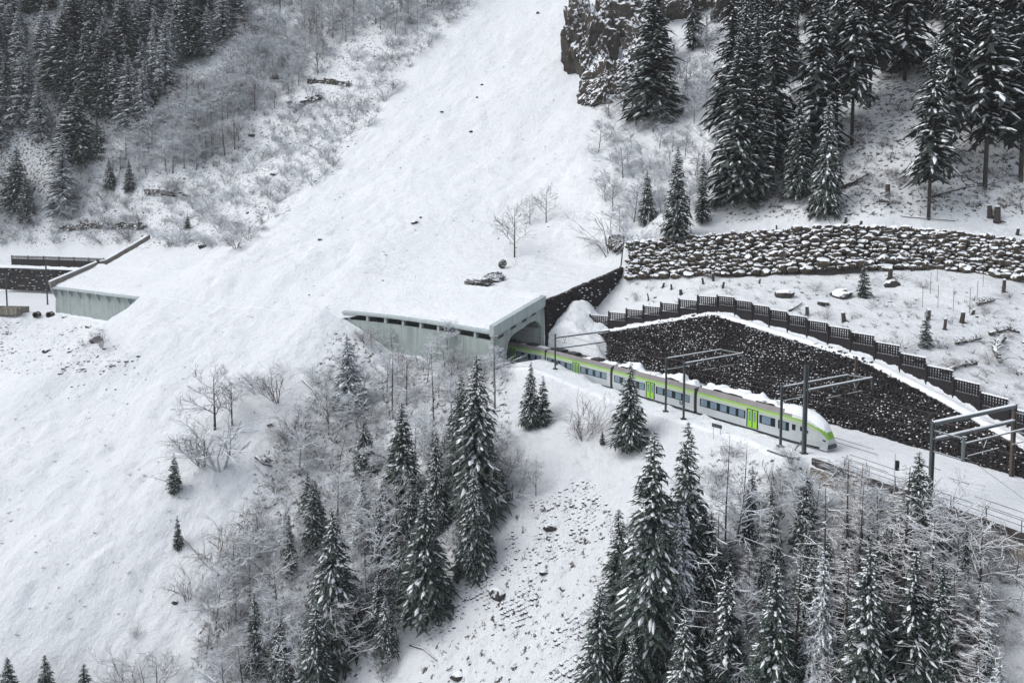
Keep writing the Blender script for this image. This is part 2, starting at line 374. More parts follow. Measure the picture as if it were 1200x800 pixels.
# ------------------------------------------------------------------ regions (traced once, they live on the ground)
PG_CON = [(-40, -80), (255, -80), (285, 30), (205, 95), (172, 135), (100, 180), (60, 225), (-40, 262)]
PG_FROST = [(255, -80), (600, -80), (545, 15), (480, 80), (440, 140), (400, 190), (335, 245), (285, 292), (180, 290), (40, 285), (-40, 300), (-40, 255), (60, 225), (100, 180), (172, 135), (205, 95), (285, 30)]
PG_RB = [(700, 95), (800, 110), (835, 262), (720, 280), (690, 215)]
PG_RF = [(800, -60), (1260, -60), (1260, 255), (840, 262), (830, 150)]
PG_MID = [(385, 385), (470, 412), (600, 432), (600, 560), (565, 640), (480, 720), (450, 800), (220, 810), (240, 690), (300, 560), (350, 480)]
PG_LR = [(745, 600), (830, 530), (960, 545), (1010, 560), (1100, 640), (1180, 680), (1160, 830), (690, 830), (700, 720)]
PG_SCREE = [(690, 560), (745, 640), (700, 760), (640, 840), (470, 840), (500, 720), (590, 650), (600, 600)]
PG_SCR2 = [(0, 375), (120, 385), (150, 430), (100, 440), (0, 440)]
PG_FIELD = [(720, 325), (870, 325), (1000, 315), (1200, 335), (1240, 500), (1100, 450), (870, 350), (735, 362)]
PG_STRIP = [(600, 440), (745, 505), (745, 600), (700, 650), (560, 680), (600, 580)]

# ------------------------------------------------------------------ ground
uu = np.unique(np.round(np.r_[np.arange(0, UO0-30, 1.6), np.arange(UO0-30, UP-30, .75), np.arange(UP-30, UMAX-1, .55), UP-.08, UP+.08], 3))
neg = -np.concatenate([[0], np.cumsum(np.geomspace(.18, 1.15, 230))]); neg = neg[neg > -150]
pos = np.concatenate([[0], np.cumsum(np.r_[np.geomspace(.22, .8, 160), np.linspace(.8, 1.5, 230)])]); pos = pos[pos < 290]
e = vE(uu); iv = vI(uu)
rows = [e[:, None]+neg[::-1][None, :]-.01]
rows.append(e[:, None]+(iv-e)[:, None]*np.linspace(0, 1, 16)[None, :])
rows.append(iv[:, None]+.02+pos[None, :])
VV = np.concatenate(rows, 1); UU = np.repeat(uu[:, None], VV.shape[1], 1)
GX, GY = uv2xy(UU, VV); GZ = ground(UU, VV)
ppx, ppy = proj(GX, GY, GZ)
soil = np.zeros_like(GZ)
wob = fbm(GX/9, GY/9, 3)
for pg, val in ((PG_CON, .85), (PG_FROST, .70), (PG_RB, .5), (PG_RF, .78), (PG_MID, .74), (PG_LR, .7), (PG_SCREE, .68), (PG_SCR2, .62), (PG_FIELD, .42), (PG_STRIP, .3)):
    soil = np.maximum(soil, inpoly(ppx+wob*14, ppy+wob*10, pg)*val)
soil = np.where((VV > e[:, None]-.5) & (VV < iv[:, None]+1), 0, soil)
for _ in range(2):
    soil[1:-1, 1:-1] = (soil[1:-1, 1:-1]*2+soil[:-2, 1:-1]+soil[2:, 1:-1]+soil[1:-1, :-2]+soil[1:-1, 2:])/6
smooth = ((VV > e[:, None]-.5) & (VV < iv[:, None]+1)).astype(float)*.6
smooth = np.maximum(smooth, (sst(UO1-10, UO1, UU)*sst(UP, UP-10, UU)*(VV > 0)*(VV < 60))*.1)
g = gridmesh('hillside', GX, GY, GZ, 'snow', dict(soil=soil, smooth=smooth)); tag(g, 'steep mountainside under fresh snow crossed by the level railway bench', kind='structure')
# avalanche snow lying over the gallery roofs
u2 = np.unique(np.r_[np.arange(UO0+.6, UP-.6, .8), UP-.6]); v2 = np.linspace(-6.05, 6.7, 22)
U2, V2 = np.meshgrid(u2, v2, indexing='ij'); V2[:, 0] -= 1.4*core(U2[:, 0]); X2, Y2 = uv2xy(U2, V2); Z2 = roofsnow(U2, V2)
KC = 1-core(U2[:, 0]); Z2[:, 1] -= KC*(.12+.12*fbm(X2[:, 1]/.8, Y2[:, 1]/.8, 2)); Z2[:, 0] = np.maximum(ground(U2[:, 0], V2[:, 0]-.05)-.15*core(U2[:, 0]), Z2[:, 0]-KC*.75-core(U2[:, 0])*3-KC*.22*fbm(X2[:, 0]/.9, Y2[:, 0]/.9, 2))
o = gridmesh('avalanche_snow', X2, Y2, Z2, 'snow', dict(soil=Z2*0+.12, smooth=Z2*0+.1)); tag(o, 'avalanche snow burying the line and lying over both gallery roofs', kind='structure')

def W(u, v, z=0.):
    x, y = uv2xy(u, v); return np.array([float(x), float(y), float(z)])

exec_parts = []
# ------------------------------------------------------------------ galleries
def strip(mb, us, prof, mi=0, closed=True, ends=True):
    """sweep a (v,z) polygon along u; prof may be a function of u"""
    rows_ = []
    for u in us:
        p = prof(u) if callable(prof) else prof
        rows_.append([W(u, v, z) for v, z in p])
    n = len(rows_[0]); vs = [q for r in rows_ for q in r]; fs = []
    for i in range(len(us)-1):
        for k in range(n if closed else n-1):
            k2 = (k+1) % n; fs.append((i*n+k, (i+1)*n+k, (i+1)*n+k2, i*n+k2))
    if ends and closed: fs += [tuple(range(n)), tuple((len(us)-1)*n+k for k in range(n))[::-1]]
    mb.add(vs, fs, mi)
def upanel(mb, u0, u1, poly, mi=0):
    """(v,z) polygon extruded between u0 and u1 (flat, perpendicular to the line at u1)"""
    c, t, n = frame(u1); L = u1-u0
    P = lambda v, z, a: np.array([c[0]+n[0]*v-t[0]*a, c[1]+n[1]*v-t[1]*a, z])
    k = len(poly); vs = [P(v, z, 0) for v, z in poly]+[P(v, z, L) for v, z in poly]
    fs = [tuple(range(k)), tuple(range(2*k-1, k-1, -1))]+[(i, i+k, (i+1) % k+k, (i+1) % k) for i in range(k)]
    mb.add(vs, fs, mi)
def lin(a, b, n): return list(np.linspace(a, b, n))

ga = empty('avalanche_gallery', W(UP-20, -6, 0), 'long pale green concrete avalanche gallery whose open portal swallows the green train', 'gallery')
us = lin(UO2+2.5, UP-.9, 24)
m = MB(); strip(m, us, [(-6.0, -5), (-6.0, 5.75), (-5.55, 5.75), (-5.55, -5)]); keep(m.build('outer_wall', 'concrete_green', ga))
m = MB(); strip(m, us, [(6, -.5), (6, 11.9), (6.6, 11.9), (6.6, -.5)]); keep(m.build('inner_wall', 'concrete_green', ga))
m = MB(); strip(m, lin(UO2+2.5, UP-.85, 24), [(-6.4, 6.93), (-6.4, 7.33), (6.0, 12.1), (6.0, 11.6)]); keep(m.build('roof_slab', 'concrete_light', ga))
k = UP-5.6
while k > UO2+3:
    m = MB(); c, t, n = frame(k); p = W(k, -5.78, 6.35); m.box(p, np.r_[t, 0]*.32, np.r_[n, 0]*.28, (0, 0, .62)); keep(m.build('pillar', 'concrete_light', ga))
    m = MB(); m.beam(W(k, -5.5, 6.75), W(k, 6, 11.4), .5, .5); keep(m.build('roof_beam', 'concrete_green', ga)); k -= 5.5
arch = [(-6.2, -5), (-6.2, 6.6), (6.2, 11.4), (6.2, -1), (5.6, -1), (5.6, 7.0), (5.0, 7.9), (3.8, 8.5), (2.4, 8.2), (1.0, 7.5), (-.6, 6.95), (-1.9, 6.35), (-2.8, 5.2), (-3.15, 3.2), (-3.4, -5)]
m = MB(); upanel(m, UP-.9, UP, arch); keep(m.build('portal_arch', 'concrete_green', ga))
m = MB(); upanel(m, UP-1.0, UP+.35, [(-6.4, 6.55), (-6.4, 8.55), (6.3, 13.05), (6.3, 11.1)]); keep(m.build('parapet', 'concrete_light', ga))
for v0, v1, zz in ((-5.2, -3.9, 6.0), (-2.2, -.9, 7.35), (.6, 1.7, 8.35), (3.0, 4.0, 9.3)):
    m = MB(); upanel(m, UP-.2, UP+.012, [(v0, zz), (v0, zz+.55), (v1, zz+.55+.5), (v1, zz+.45)]); keep(m.build('portal_slot_shade', 'concrete_dark', ga))  # dark raised panels paint the shade of the openings under the parapet
# inner chamber behind the portal, lighter side recess
m = MB(); strip(m, lin(UP-9, UP-.95, 5), [(5.55, -.5), (5.55, 6.8), (5.98, 6.8), (5.98, -.5)]); keep(m.build('side_recess', 'concrete_light', ga))
# wing wall holding the snow above the portal
m = MB(); vs_ = lin(6.3, 30, 40); top = []
zl = ground(np.full(40, UP-.6), np.array(vs_)); zr = ground(np.full(40, UP+.6), np.array(vs_))
def wing(m, u0, u1, vs_, top, bot, jit=0):
    P = []
    for v, a, b in zip(vs_, top, bot): P += [W(u0, v, b), W(u0, v, a), W(u1, v, a), W(u1, v, b)]
    fs = []
    for i in range(len(vs_)-1):
        for k in range(4): fs.append((i*4+k, i*4+(k+1) % 4, i*4+4+(k+1) % 4, i*4+4+k))
    fs += [(0, 1, 2, 3), tuple(4*(len(vs_)-1)+k for k in range(4))[::-1]]; m.add(P, fs)
ww = empty('wing_wall', W(UP, 18, 8), 'brown rubble wing wall climbing beside the gallery portal above the snow bank', 'wall')
wing(m, UP-.3, UP+.35, vs_, np.maximum(zl, 12.3*0+zl)+.1, zr-1.5); keep(m.build('wall_core', 'rubble', ww))
rs = np.random.RandomState(5)
def stone(mb, c, ax, ay, az, mi=0, jit=.22):
    """rough eight-cornered block"""
    c = np.asarray(c, float); vs = []
    for i in (-1, 1):
        for j in (-1, 1):
            for k in (-1, 1):
                q = rs.uniform(1-jit, 1+jit*.5, 3); vs.append(c+i*ax*q[0]+j*ay*q[1]+k*az*q[2])
    mb.add(vs, [(0, 1, 3, 2), (4, 6, 7, 5), (0, 4, 5, 1), (2, 3, 7, 6), (0, 2, 6, 4), (1, 5, 7, 3)], mi)
m = MB(); ms = MB()
c, t, n = frame(UP)
for v in np.arange(6.6, 29.6, .62):
    a = float(np.interp(v, vs_, zl)); b = float(np.interp(v, vs_, zr)); z = b-.5
    while z < a-.25:
        q = W(UP+.3+.15*rs.rand(), v+rs.uniform(-.15, .15), z+.2)
        stone(m, q, np.r_[n, 0]*.32, np.r_[t, 0]*.25, np.array([0, 0, .22]))
        if rs.rand() < .12: stone(ms, q+np.array([t[0]*.2, t[1]*.2, .22]), np.r_[n, 0]*.2, np.r_[t, 0]*.18, np.array([0, 0, .07]))
        z += .43
keep(m.build('stone_facing', 'rubble', ww)); keep(ms.build('snow_patch', 'snow_cap', ww))

gb = empty('avalanche_gallery', W(UO0+15, -6, 0), 'far pale green gallery at the left, half buried by the avalanche', 'gallery')
us = lin(UO0+.4, UO1+8, 16)
m = MB(); strip(m, us, [(-5.3, -3), (-5.3, 6.95), (-4.9, 6.95), (-4.9, -3)]); keep(m.build('outer_wall', 'concrete_green', gb))
m = MB(); strip(m, us, [(6, -.5), (6, 11.9), (6.6, 11.9), (6.6, -.5)]); keep(m.build('inner_wall', 'concrete_green', gb))
m = MB(); strip(m, us, [(-6.45, 6.96), (-6.45, 7.33), (6.0, 12.1), (6.0, 11.6)]); keep(m.build('roof_slab', 'concrete_light', gb))
k = UO0+4
while k < UO1+4:
    m = MB(); upanel(m, k-.2, k+.2, [(-5.32, 4.9), (-5.32, 6.94), (-6.3, 6.94), (-6.3, 6.5)]); keep(m.build('corbel', 'concrete_light', gb)); k += 5.3
m = MB(); upanel(m, UO0-.4, UO0+.4, [(-5.2, -3), (-5.35, 1.2), (-5.2, 4.2), (-6.5, 6.6), (-6.5, 7.5), (6.2, 12.2), (6.2, -1), (5.2, -1), (5.2, 8.6), (2, 8.2), (-2.6, 6.4), (-3.4, 4.6), (-3.6, -3)]); keep(m.build('portal_arch', 'concrete_green', gb))
m = MB(); upanel(m, UO0-.5, UO0+.3, [(-6.7, 7.45), (-6.7, 9.0), (6.6, 13.9), (6.6, 12.3)]); keep(m.build('parapet', 'concrete_brown', gb))
m = MB(); upanel(m, UO0-.62, UO0+.42, [(-6.8, 9.0), (-6.8, 9.28), (6.6, 14.15), (6.6, 13.9)]); keep(m.build('snow_cap', 'snow_cap', gb))
vv_ = lin(6.6, 24, 14); zz_ = ground(np.full(14, UO0+2.5), np.array(vv_))
m = MB(); wing(m, UO0-.4, UO0+.3, vv_, np.maximum(zz_+.7, np.linspace(13.8, 17.0, 14)), np.zeros(14)); keep(m.build('wing_wall', 'concrete_brown', gb))
m = MB(); tt = np.maximum(zz_+.7, np.linspace(13.8, 17.0, 14)); wing(m, UO0-.5, UO0+.4, vv_, tt+.3, tt+.01); keep(m.build('snow_cap', 'snow_cap', gb))
m = MB(); p = W(UO0+.1, 6.9, 14.3); m.tube([p+np.array([0, 0, -.8]), p+np.array([0, 0, .25])], [.5, .45], 10); keep(m.build('drain_collar', 'concrete_dark', gb))

# ------------------------------------------------------------------ stone embankment on the inner side of the bench
em = empty('stone_embankment', W(UM3, 12, 0), 'big dark dry stone embankment flecked with snow behind the green train', 'retaining wall')
m = MB(); ms = MB(); z = .1; ci = 0
while z < 12.2:
    u = ULED+.6+rs.rand()*.5
    while u < UMAX-14:
        L = rs.uniform(.25, .65); uc = u+L/2
        if z < float(Hled(uc))-.05:
            zj = z+.22*math.sin(uc*.23)+.06*math.sin(uc*.9+ci*1.3)+rs.uniform(-.07, .07)
            v = float(vI(uc))+BAT*zj+.12+rs.uniform(-.08, .08)
            x_, y_ = uv2xy(uc, v); c, t, n = frame(uc); a = rs.uniform(-.35, .35); t_ = t*math.cos(a)+n*math.sin(a); n_ = np.array([-t_[1], t_[0]])
            stone(m, (x_, y_, zj), np.r_[t_, rs.uniform(-.25, .25)]*L*.52, np.r_[n_, 0]*.36, np.array([0, 0, rs.uniform(.13, .19)]), jit=.35)
            for q in range(1+(L > .55)):
                if rs.rand() < .30+.45*float(vn(np.array([uc/4.]), np.array([z/1.3]))[0]):
                    s_ = rs.uniform(.10, .45); o_ = rs.uniform(-.4, .4)*L; stone(ms, (x_-n[0]*.24+t[0]*o_, y_-n[1]*.26+t[1]*o_, zj+.13), np.r_[t, rs.uniform(-.3, .3)]*L*.55*s_, np.r_[n, 0]*.10, np.array([0, 0, .03+.05*rs.rand()]), jit=.6)
        u += L
    z += .30; ci += 1
m.v = m.v; keep(m.build('stone_courses', 'rubble', em)); keep(ms.build('snow_patch', 'snow_cap', em))
def capprof(u):
    H = float(Hled(u)); f = float(vI(u))+BAT*H; w = .12*math.sin(u*1.7)+.08*math.sin(u*4.1)
    return [(f-.15, H-.35+w*.3), (f-.3, H-.05), (f-.12, H+.22+w*.5), (f+.5, H+.34+w*.4), (f+1.2, H+.24), (f+1.7, H+.06), (f+1.7, H-.5)]
m = MB(); strip(m, lin(ULED-2, UMAX-12, 130), capprof); keep(m.build('snow_ledge', 'snow_cap', em, smooth=True))
# far dark wall left of the far gallery
fw = empty('stone_embankment', W(UO0-25, 24, 1), 'dark stone embankment left of the far gallery, topped by a snowy ledge', 'retaining wall')
m = MB(); ms = MB()
z = 1.2
while z < 8.7:
    u = UO0-72+rs.rand()
    while u < UO0-1:
        L = rs.uniform(.7, 1.4); q = W(u+L/2, 23.6+.05*z+rs.uniform(-.1, .1), z); c, t, n = frame(u)
        stone(m, q, np.r_[t, 0]*L*.55, np.r_[n, 0]*.5, np.array([0, 0, .3]))
        if rs.rand() < .18: stone(ms, q-np.r_[n, 0]*.4+np.array([0, 0, .25]), np.r_[t, 0]*L*.3, np.r_[n, 0]*.2, np.array([0, 0, .08]), jit=.5)
        u += L
    z += .55
keep(m.build('stone_courses', 'rubble', fw)); keep(ms.build('snow_patch', 'snow_cap', fw))
m = MB(); strip(m, lin(UO0-72, UO0-.6, 30), [(23.2, 8.75), (23.2, 9.25), (25.2, 9.5), (27, 9.3), (27, 8.75)]); keep(m.build('snow_ledge', 'snow_cap', fw, smooth=True))

# ------------------------------------------------------------------ timber lattice fences
def lattice(u0, u1, vf, Hf, hs, ht, label, L=3.9, dens=9):
    root = empty('lattice_fence', W((u0+u1)/2, vf((u0+u1)/2), Hf((u0+u1)/2)), label, 'fence')
    u = u0; first = True
    while u < u1:
        a, b = u, min(u+L, u1); mid = (a+b)/2; v0, v1 = vf(a), vf(b); H = Hf(mid); P = lambda s, z: W(a+(b-a)*s, v0+(v1-v0)*s, z)
        c, t, n = frame(mid); m = MB()
        m.beam(P(0.02, H-.4+hs/2), P(.98, H-.4+hs/2), .12, hs+.4)                     # retaining boards
        for k in range(1, dens): m.beam(P(k/dens, H+hs-.1), P(k/dens, H+hs+ht-.05), .16, .13)
        for k in range(4): zz = H+hs+ht*(k+.4)/4; q = np.r_[n, 0]*.1; m.beam(P(.02, zz)-q, P(.98, zz)-q, .08, .14)
        keep(m.build('panel', 'timber', root))
        m = MB(); m.beam(P(0.03, H+hs+ht+.0), P(.97, H+hs+ht+.0), .2, .13); keep(m.build('snow_cap', 'snow_cap', root))
        m = MB(); p = P(0, H-.8); m.beam(p, p+np.array([0, 0, hs+ht+.9]), .28, .3); keep(m.build('post', 'timber', root))
        u += L
    return root
lattice(ULED-8, UMAX-14, lambda u: float(vI(u)+BAT*Hled(u))+1.75, lambda u: float(Hled(u)), 1.85, 1.35, 'dark timber lattice fence stepping along the ledge above the stone embankment', 3.3, 10)
lattice(UO0-70, UO0-1.5, lambda u: 27.6, lambda u: 9.2, 2.9, .9, 'dark board fence behind the snowy ledge at the far left', L=7, dens=10)

# ------------------------------------------------------------------ boulder wall
bo = empty('boulder_wall', (61, 131, 19), 'long wall of snow-capped brown boulders between the stump field and the forest', 'wall')
def ico(sub=2):
    import bmesh
    bm = bmesh.new(); bmesh.ops.create_icosphere(bm, subdivisions=sub, radius=1); bm.verts.ensure_lookup_table()
    v = np.array([x.co[:] for x in bm.verts]); f = [tuple(q.index for q in x.verts) for x in bm.faces]; bm.free(); return v, f
ICO2 = ico(2); ICO1 = ico(1); ICO3 = ico(3)
def boulder(mb, c, r, sc=(1, 1, 1), seed=0, base=ICO2, rough=.35, mi=0):
    v, f = base; rr = np.random.RandomState(seed)
    # facetted: cut the ball with random planes
    q = v.copy()
    for _ in range(9):
        d = unit(rr.randn(3)); h = rr.uniform(.55, .9); s = q@d; q = q-np.outer(np.maximum(s-h, 0), d)
    q = q*(1+rough*.3*(fbm(q[:, 0]*1.7+seed, q[:, 1]*1.7+q[:, 2]*2.1, 2))[:, None])
    a = rr.uniform(0, 6.28); ca, sa = math.cos(a), math.sin(a); q = q*np.array(sc)*r; q = q@np.array([[ca, sa, 0], [-sa, ca, 0], [0, 0, 1]])
    mb.add(q+np.asarray(c), f, mi)
m = MB(); sd = 0
seg = np.linalg.norm(np.diff(BWL[:, :2], axis=0), axis=1); cs = np.r_[0, np.cumsum(seg)]
def bwp(s): return np.array([np.interp(s, cs, BWL[:, k]) for k in range(4)])
row = 0
for row in range(11):
    s = rs.rand()*.8-.5
    while s < cs[-1]:
        x, y, z0, z1 = bwp(s); tn = bwp(min(s+.5, cs[-1]))-bwp(max(s-.5, 0)); tt = unit(tn[:2]); nn = np.array([-tt[1], tt[0]])
        r = (.34+.75*rs.rand()**1.6)*(1.2 if row < 2 else 1); zt = z0+(z1-z0)*(row+.2+rs.uniform(-.3, .3))/10.6
        off = -.35+(zt-z0)*.24+rs.uniform(-.3, .3)
        boulder(m, (x+nn[0]*off, y+nn[1]*off, zt), r, (1.15, .95, .74), sd); sd += 1; s += r*rs.uniform(1.15, 1.6)
keep(m.build('boulder_courses', 'boulder', bo))
m = MB(); rows_ = []
for s in np.linspace(0, cs[-1], 60):
    x, y, z0, z1 = bwp(s); tn = bwp(min(s+.5, cs[-1]))-bwp(max(s-.5, 0)); tt = unit(tn[:2]); nn = np.array([-tt[1], tt[0]])
    rows_ += [(x+nn[0]*.1, y+nn[1]*.1, z0-1.5), (x+nn[0]*1.7, y+nn[1]*1.7, z1-.5), (x+nn[0]*3.5, y+nn[1]*3.5, z1-.7)]
m.add(rows_, [(i*3+k, (i+1)*3+k, (i+1)*3+k+1, i*3+k+1) for i in range(59) for k in range(2)]); keep(m.build('wall_core', 'concrete_dark', bo))

# ------------------------------------------------------------------ railing, bench wall, rails
UR = u_of(Pz(1012, 549, 0))-1.
ra = empty('track_railing', W(UR+10, -.35, 0), 'thin grey steel railing along the outer edge of the snowy track bed', 'railing')
m = MB()
for h in (1.12, .62):
    pts = [W(u, float(vE(u))+.2, h) for u in lin(UR, UMAX-14, 24)]; m.tube(pts, .032, 5)
keep(m.build('rail', 'steel', ra)); k = UR
while k < UMAX-14:
    m = MB(); p = W(k, float(vE(k))+.2, -.05); m.tube([p, p+np.array([0, 0, 1.17])], .04, 5); keep(m.build('post', 'steel', ra)); k += 3.05
bwall = empty('bench_wall', W(UR+10, -.6, -2), 'stained tan concrete wall carrying the track bed under the railing', 'wall')
m = MB(); strip(m, lin(UM3+1.6, UMAX-14, 30), lambda u: [(float(vE(u))-.08, -1.0), (float(vE(u))-.12, .06), (float(vE(u))+.2, .06), (float(vE(u))+.2, -1.0)]); keep(m.build('edge_beam', 'concrete_dark', bwall))
m = MB(); strip(m, lin(UM3+1.6, UMAX-14, 30), lambda u: [(float(vE(u))-.75, -3.4), (float(vE(u))-.25, -1.01), (float(vE(u))+.3, -1.01), (float(vE(u))+.3, -3.4)]); keep(m.build('wall_face', 'concrete_tan', bwall))
m = MB(); strip(m, lin(UM3-3.2, UM3+.6, 8), lambda u: [(float(vE(u))-.1, -.75), (float(vE(u))-.14, .03), (float(vE(u))+.1, .03), (float(vE(u))+.1, -.75)]); o = m.build('mast_footing_wall', 'concrete_dark'); tag(o, 'short dark footing wall below the tall mast beside the train nose', 'wall')
for nm, vc, a, b in (('railway_track', 3.6, UM3+3, UMAX-14), ('railway_track', 7.9, UM3-2, UMAX-14)):
    m = MB()
    for g_ in (-.75, .75):
        u = a
        while u < b:
            L = rs.uniform(2, 7); pts = [W(x, vc+g_, .035) for x in lin(u, min(u+L, b), 5)]; m.tube(pts, .03, 4); u += L+rs.uniform(3, 12)
    tag(m.build(nm, 'steel_rust'), 'rails showing through the snow', kind='structure')

# ------------------------------------------------------------------ train
VT = 3.6
Cp = Pz(985, 522, .4); Bp = Pz(822, 480, .4); Ap = Pz(725, 452, .4)
uC, uB, uA = u_of(Cp), u_of(Bp), u_of(Ap)
tr = empty('passenger_train', W(uB, VT, 0), 'silver and lime green passenger train leaving the gallery with snow on its roof', 'train')
XS = [(-1.36, .42), (-1.43, 1.1), (-1.43, 2.75), (-1.40, 3.12), (-1.33, 3.34), (-.98, 4.02), (-.86, 3.80), (.86, 3.80), (.98, 4.02), (1.33, 3.34), (1.40, 3.12), (1.43, 2.75), (1.43, 1.1), (1.36, .42)]
XM = [0, 0, 1, 2, 3, 3, 4, 3, 3, 2, 1, 0, 0, 4]
TM = ['train_silver', 'train_pale', 'train_lime', 'train_roof', 'train_dark']
def car(u0, u1, lead=False, lay=None, snowy=.5, seed=1, upper_pale=False):
    """u0 rear, u1 front; local x runs 0..L from rear to front"""
    p0, p1 = W(u0, VT), W(u1, VT); L = np.linalg.norm(p1-p0); ax = (p1-p0)/L; ny = np.array([-ax[1], ax[0], 0]); P = lambda x, y, z: p0+ax*x+ny*y+np.array([0, 0, z])
    L -= .25
    m = MB(); st = [(.35, 1, 1)]; x_end = L-(4.6 if lead else .0)
    secs = [[P(.35, y, z) for y, z in XS], [P(x_end, y, z) for y, z in XS]]
    if lead:
        for k in range(1, 9):
            t = k/8; x = x_end+4.6*(1-(1-t)**1.25) if t < 1 else x_end+4.6
            wf = 1-.42*t**2.2; zr = 4.02-(4.02-1.6)*(t**2.3); sec = []
            for y, z in XS:
                zz = .42+(z-.42)*((zr-.42)/(4.02-.42)); 
                if z < 1.2: zz = z-(z-.42)*.0+.0*t if z > .5 else .42+.12*t
                zz = min(zz, zr) if z > 1.2 else zz
                sec.append(P(x, y*wf*(1-.18*t*(z > 2.7)), zz))
            secs.append(sec)
    n = len(XS); vs = [q for s_ in secs for q in s_]
    for i in range(len(secs)-1):
        for k in range(n):
            mi = XM[k]
            if lead and i >= 1: mi = {3: 0, 4: 4, 2: 2}.get(mi, mi)
            if lead and i >= 6 and k not in (0, 12, 13): mi = 2 if 3 <= k <= 9 else 0
            m.f.append((i*n+k, (i+1)*n+k, (i+1)*n+(k+1) % n, i*n+(k+1) % n)); m.m.append(mi)
    m.f.append(tuple(range(n))); m.m.append(0); m.f.append(tuple((len(secs)-1)*n+k for k in range(n))[::-1]); m.m.append(0); m.v = [tuple(v) for v in vs]
    body = keep(m.build('train_car', TM, tr))
    def kid(mb, name, mats, smooth=False):
        o = mb.build(name, mats, body, smooth); o.location = (0, 0, 0); return o
    for k in ('bogie', 'bogie'): pass
    for x in ((1.6, L-3.2) if not lead else (1.6, L-5.6)):
        m = MB(); m.box(P(x, 0, .32), ax*1.5, ny*1.15, (0, 0, .3)); 
        for dx in (-1, 1):
            for sy in (-1, 1): m.tube([P(x+dx, sy*.8, .42), P(x+dx, sy*.95, .42)], .42, 12)
        kid(m, 'bogie', 'train_dark')
    m = MB(); m.box(P(L/2, 0, .5), ax*(L/2-3.6), ny*1.3, (0, 0, .18)); kid(m, 'underframe', 'train_dark')
    m = MB(); m.box(P(.05, 0, 2.05), ax*.34, ny*1.28, (0, 0, 1.62)); kid(m, 'gangway_bellows', 'rubber')
    for sy in (-1, 1):
        for x0, x1 in lay['band']:
            m = MB(); m.box(P((x0+x1)/2, sy*1.432, 2.02), ax*(x1-x0)/2, ny*.006, (0, 0, .55)); kid(m, 'window_band', 'window_band')
        for x0, x1 in lay['win']:
            m = MB(); m.box(P((x0+x1)/2, sy*1.44, 2.04), ax*(x1-x0)/2, ny*.006, (0, 0, .47)); kid(m, 'window', 'glass')
        for xd in lay['door']:
            m = MB(); m.box(P(xd, sy*1.433, 1.75), ax*.92, ny*.007, (0, 0, 1.22)); kid(m, 'door_frame', 'window_band')
            for s_ in (-1, 1):
                m = MB(); m.box(P(xd+s_*.40, sy*1.445, 1.72), ax*.33, ny*.012, (0, 0, 1.16)); kid(m, 'door', 'train_door')
                m = MB(); m.box(P(xd+s_*.40, sy*1.462, 2.05), ax*.15, ny*.006, (0, 0, .62)); kid(m, 'door_window', 'glass')
    # roof equipment boxes and snow
    rr = np.random.RandomState(seed)
    for x, l in lay['eq']:
        m = MB(); m.box(P(x, 0, 4.02), ax*l/2, ny*.8, (0, 0, .22)); 
        for k in range(int(l/.6)): m.box(P(x-l/2+.3+k*.6, -.83, 4.05), ax*.2, ny*.03, (0, 0, .14))
        kid(m, 'roof_equipment', 'train_dark')
    for a, b in lay['snow']:
        nx, ny_ = max(4, int((b-a)/.22)), 10; mb = MB(); vs = []
        for i in range(nx+1):
            for j in range(ny_+1):
                x = a+(b-a)*i/nx; y = -.98+1.96*j/ny_
                ed = min(1, min(i, nx-i)/1.5)*min(1, min(j, ny_-j)/1.5+.15)
                q = p0+ax*x; eq = any(abs(x-xe) < le/2+.15 for xe, le in lay['eq']); base = (4.22 if eq else 3.84)
                hgt = snowy*(.36+1.0*float(vn(np.array([x*.8+seed]), np.array([y*.9]))[0])*.6+.12*rr.rand())
                vs.append(P(x+.1*rr.randn()*(ed < 1), y, base-.06+max(.02, hgt)*ed))
        f = [(i*(ny_+1)+j, (i+1)*(ny_+1)+j, (i+1)*(ny_+1)+j+1, i*(ny_+1)+j+1) for i in range(nx) for j in range(ny_)]
        mb.add(vs, f); kid(mb, 'roof_snow', 'snow_cap', True)
    if lead:
        # snow packed over the windscreen
        xs = x_end; vs = []; nx, ny_ = 22, 12
        for i in range(nx+1):
            t = i/nx*.86; x = xs-1.2+(1.2+4.6*(1-(1-t)**1.25))*1.0 if i else xs-1.2
            zr = 4.02-(4.02-1.6)*(t**2.3); wf = (1-.42*t**2.2)*(1-.18*t)
            for j in range(ny_+1):
                s_ = j/ny_*2-1; e = 1-abs(s_)**4; e2 = min(1, (nx-i)/2)
                vs.append(P(x, s_*1.22*wf, zr-.22*abs(s_)**3*1.6+.42*e*e2+.12*rr.rand()*e*e2-.02))
        f = [(i*(ny_+1)+j, (i+1)*(ny_+1)+j, (i+1)*(ny_+1)+j+1, i*(ny_+1)+j+1) for i in range(nx) for j in range(ny_)]
        mb = MB(); mb.add(vs, f); kid(mb, 'windscreen_snow', 'snow_cap', True)
        for sy in (-1, 1):
            mb = MB(); mb.box(P(x_end+.35, sy*1.425, 2.15), ax*.24, ny*.02, (0, 0, .36)); kid(mb, 'cab_window', 'window_band')
            mb = MB(); q = [P(x_end+1.25, sy*1.40, 1.95), P(x_end+2.25, sy*1.33, 1.85), P(x_end+2.25, sy*1.33, 2.15), P(x_end+1.25, sy*1.40, 2.5)]
            q2 = [a_+ny*sy*.05 for a_ in q]; mb.add(q+q2, [(0, 1, 2, 3), (7, 6, 5, 4), (0, 4, 5, 1), (1, 5, 6, 2), (2, 6, 7, 3), (3, 7, 4, 0)]); kid(mb, 'cab_window', 'window_band')
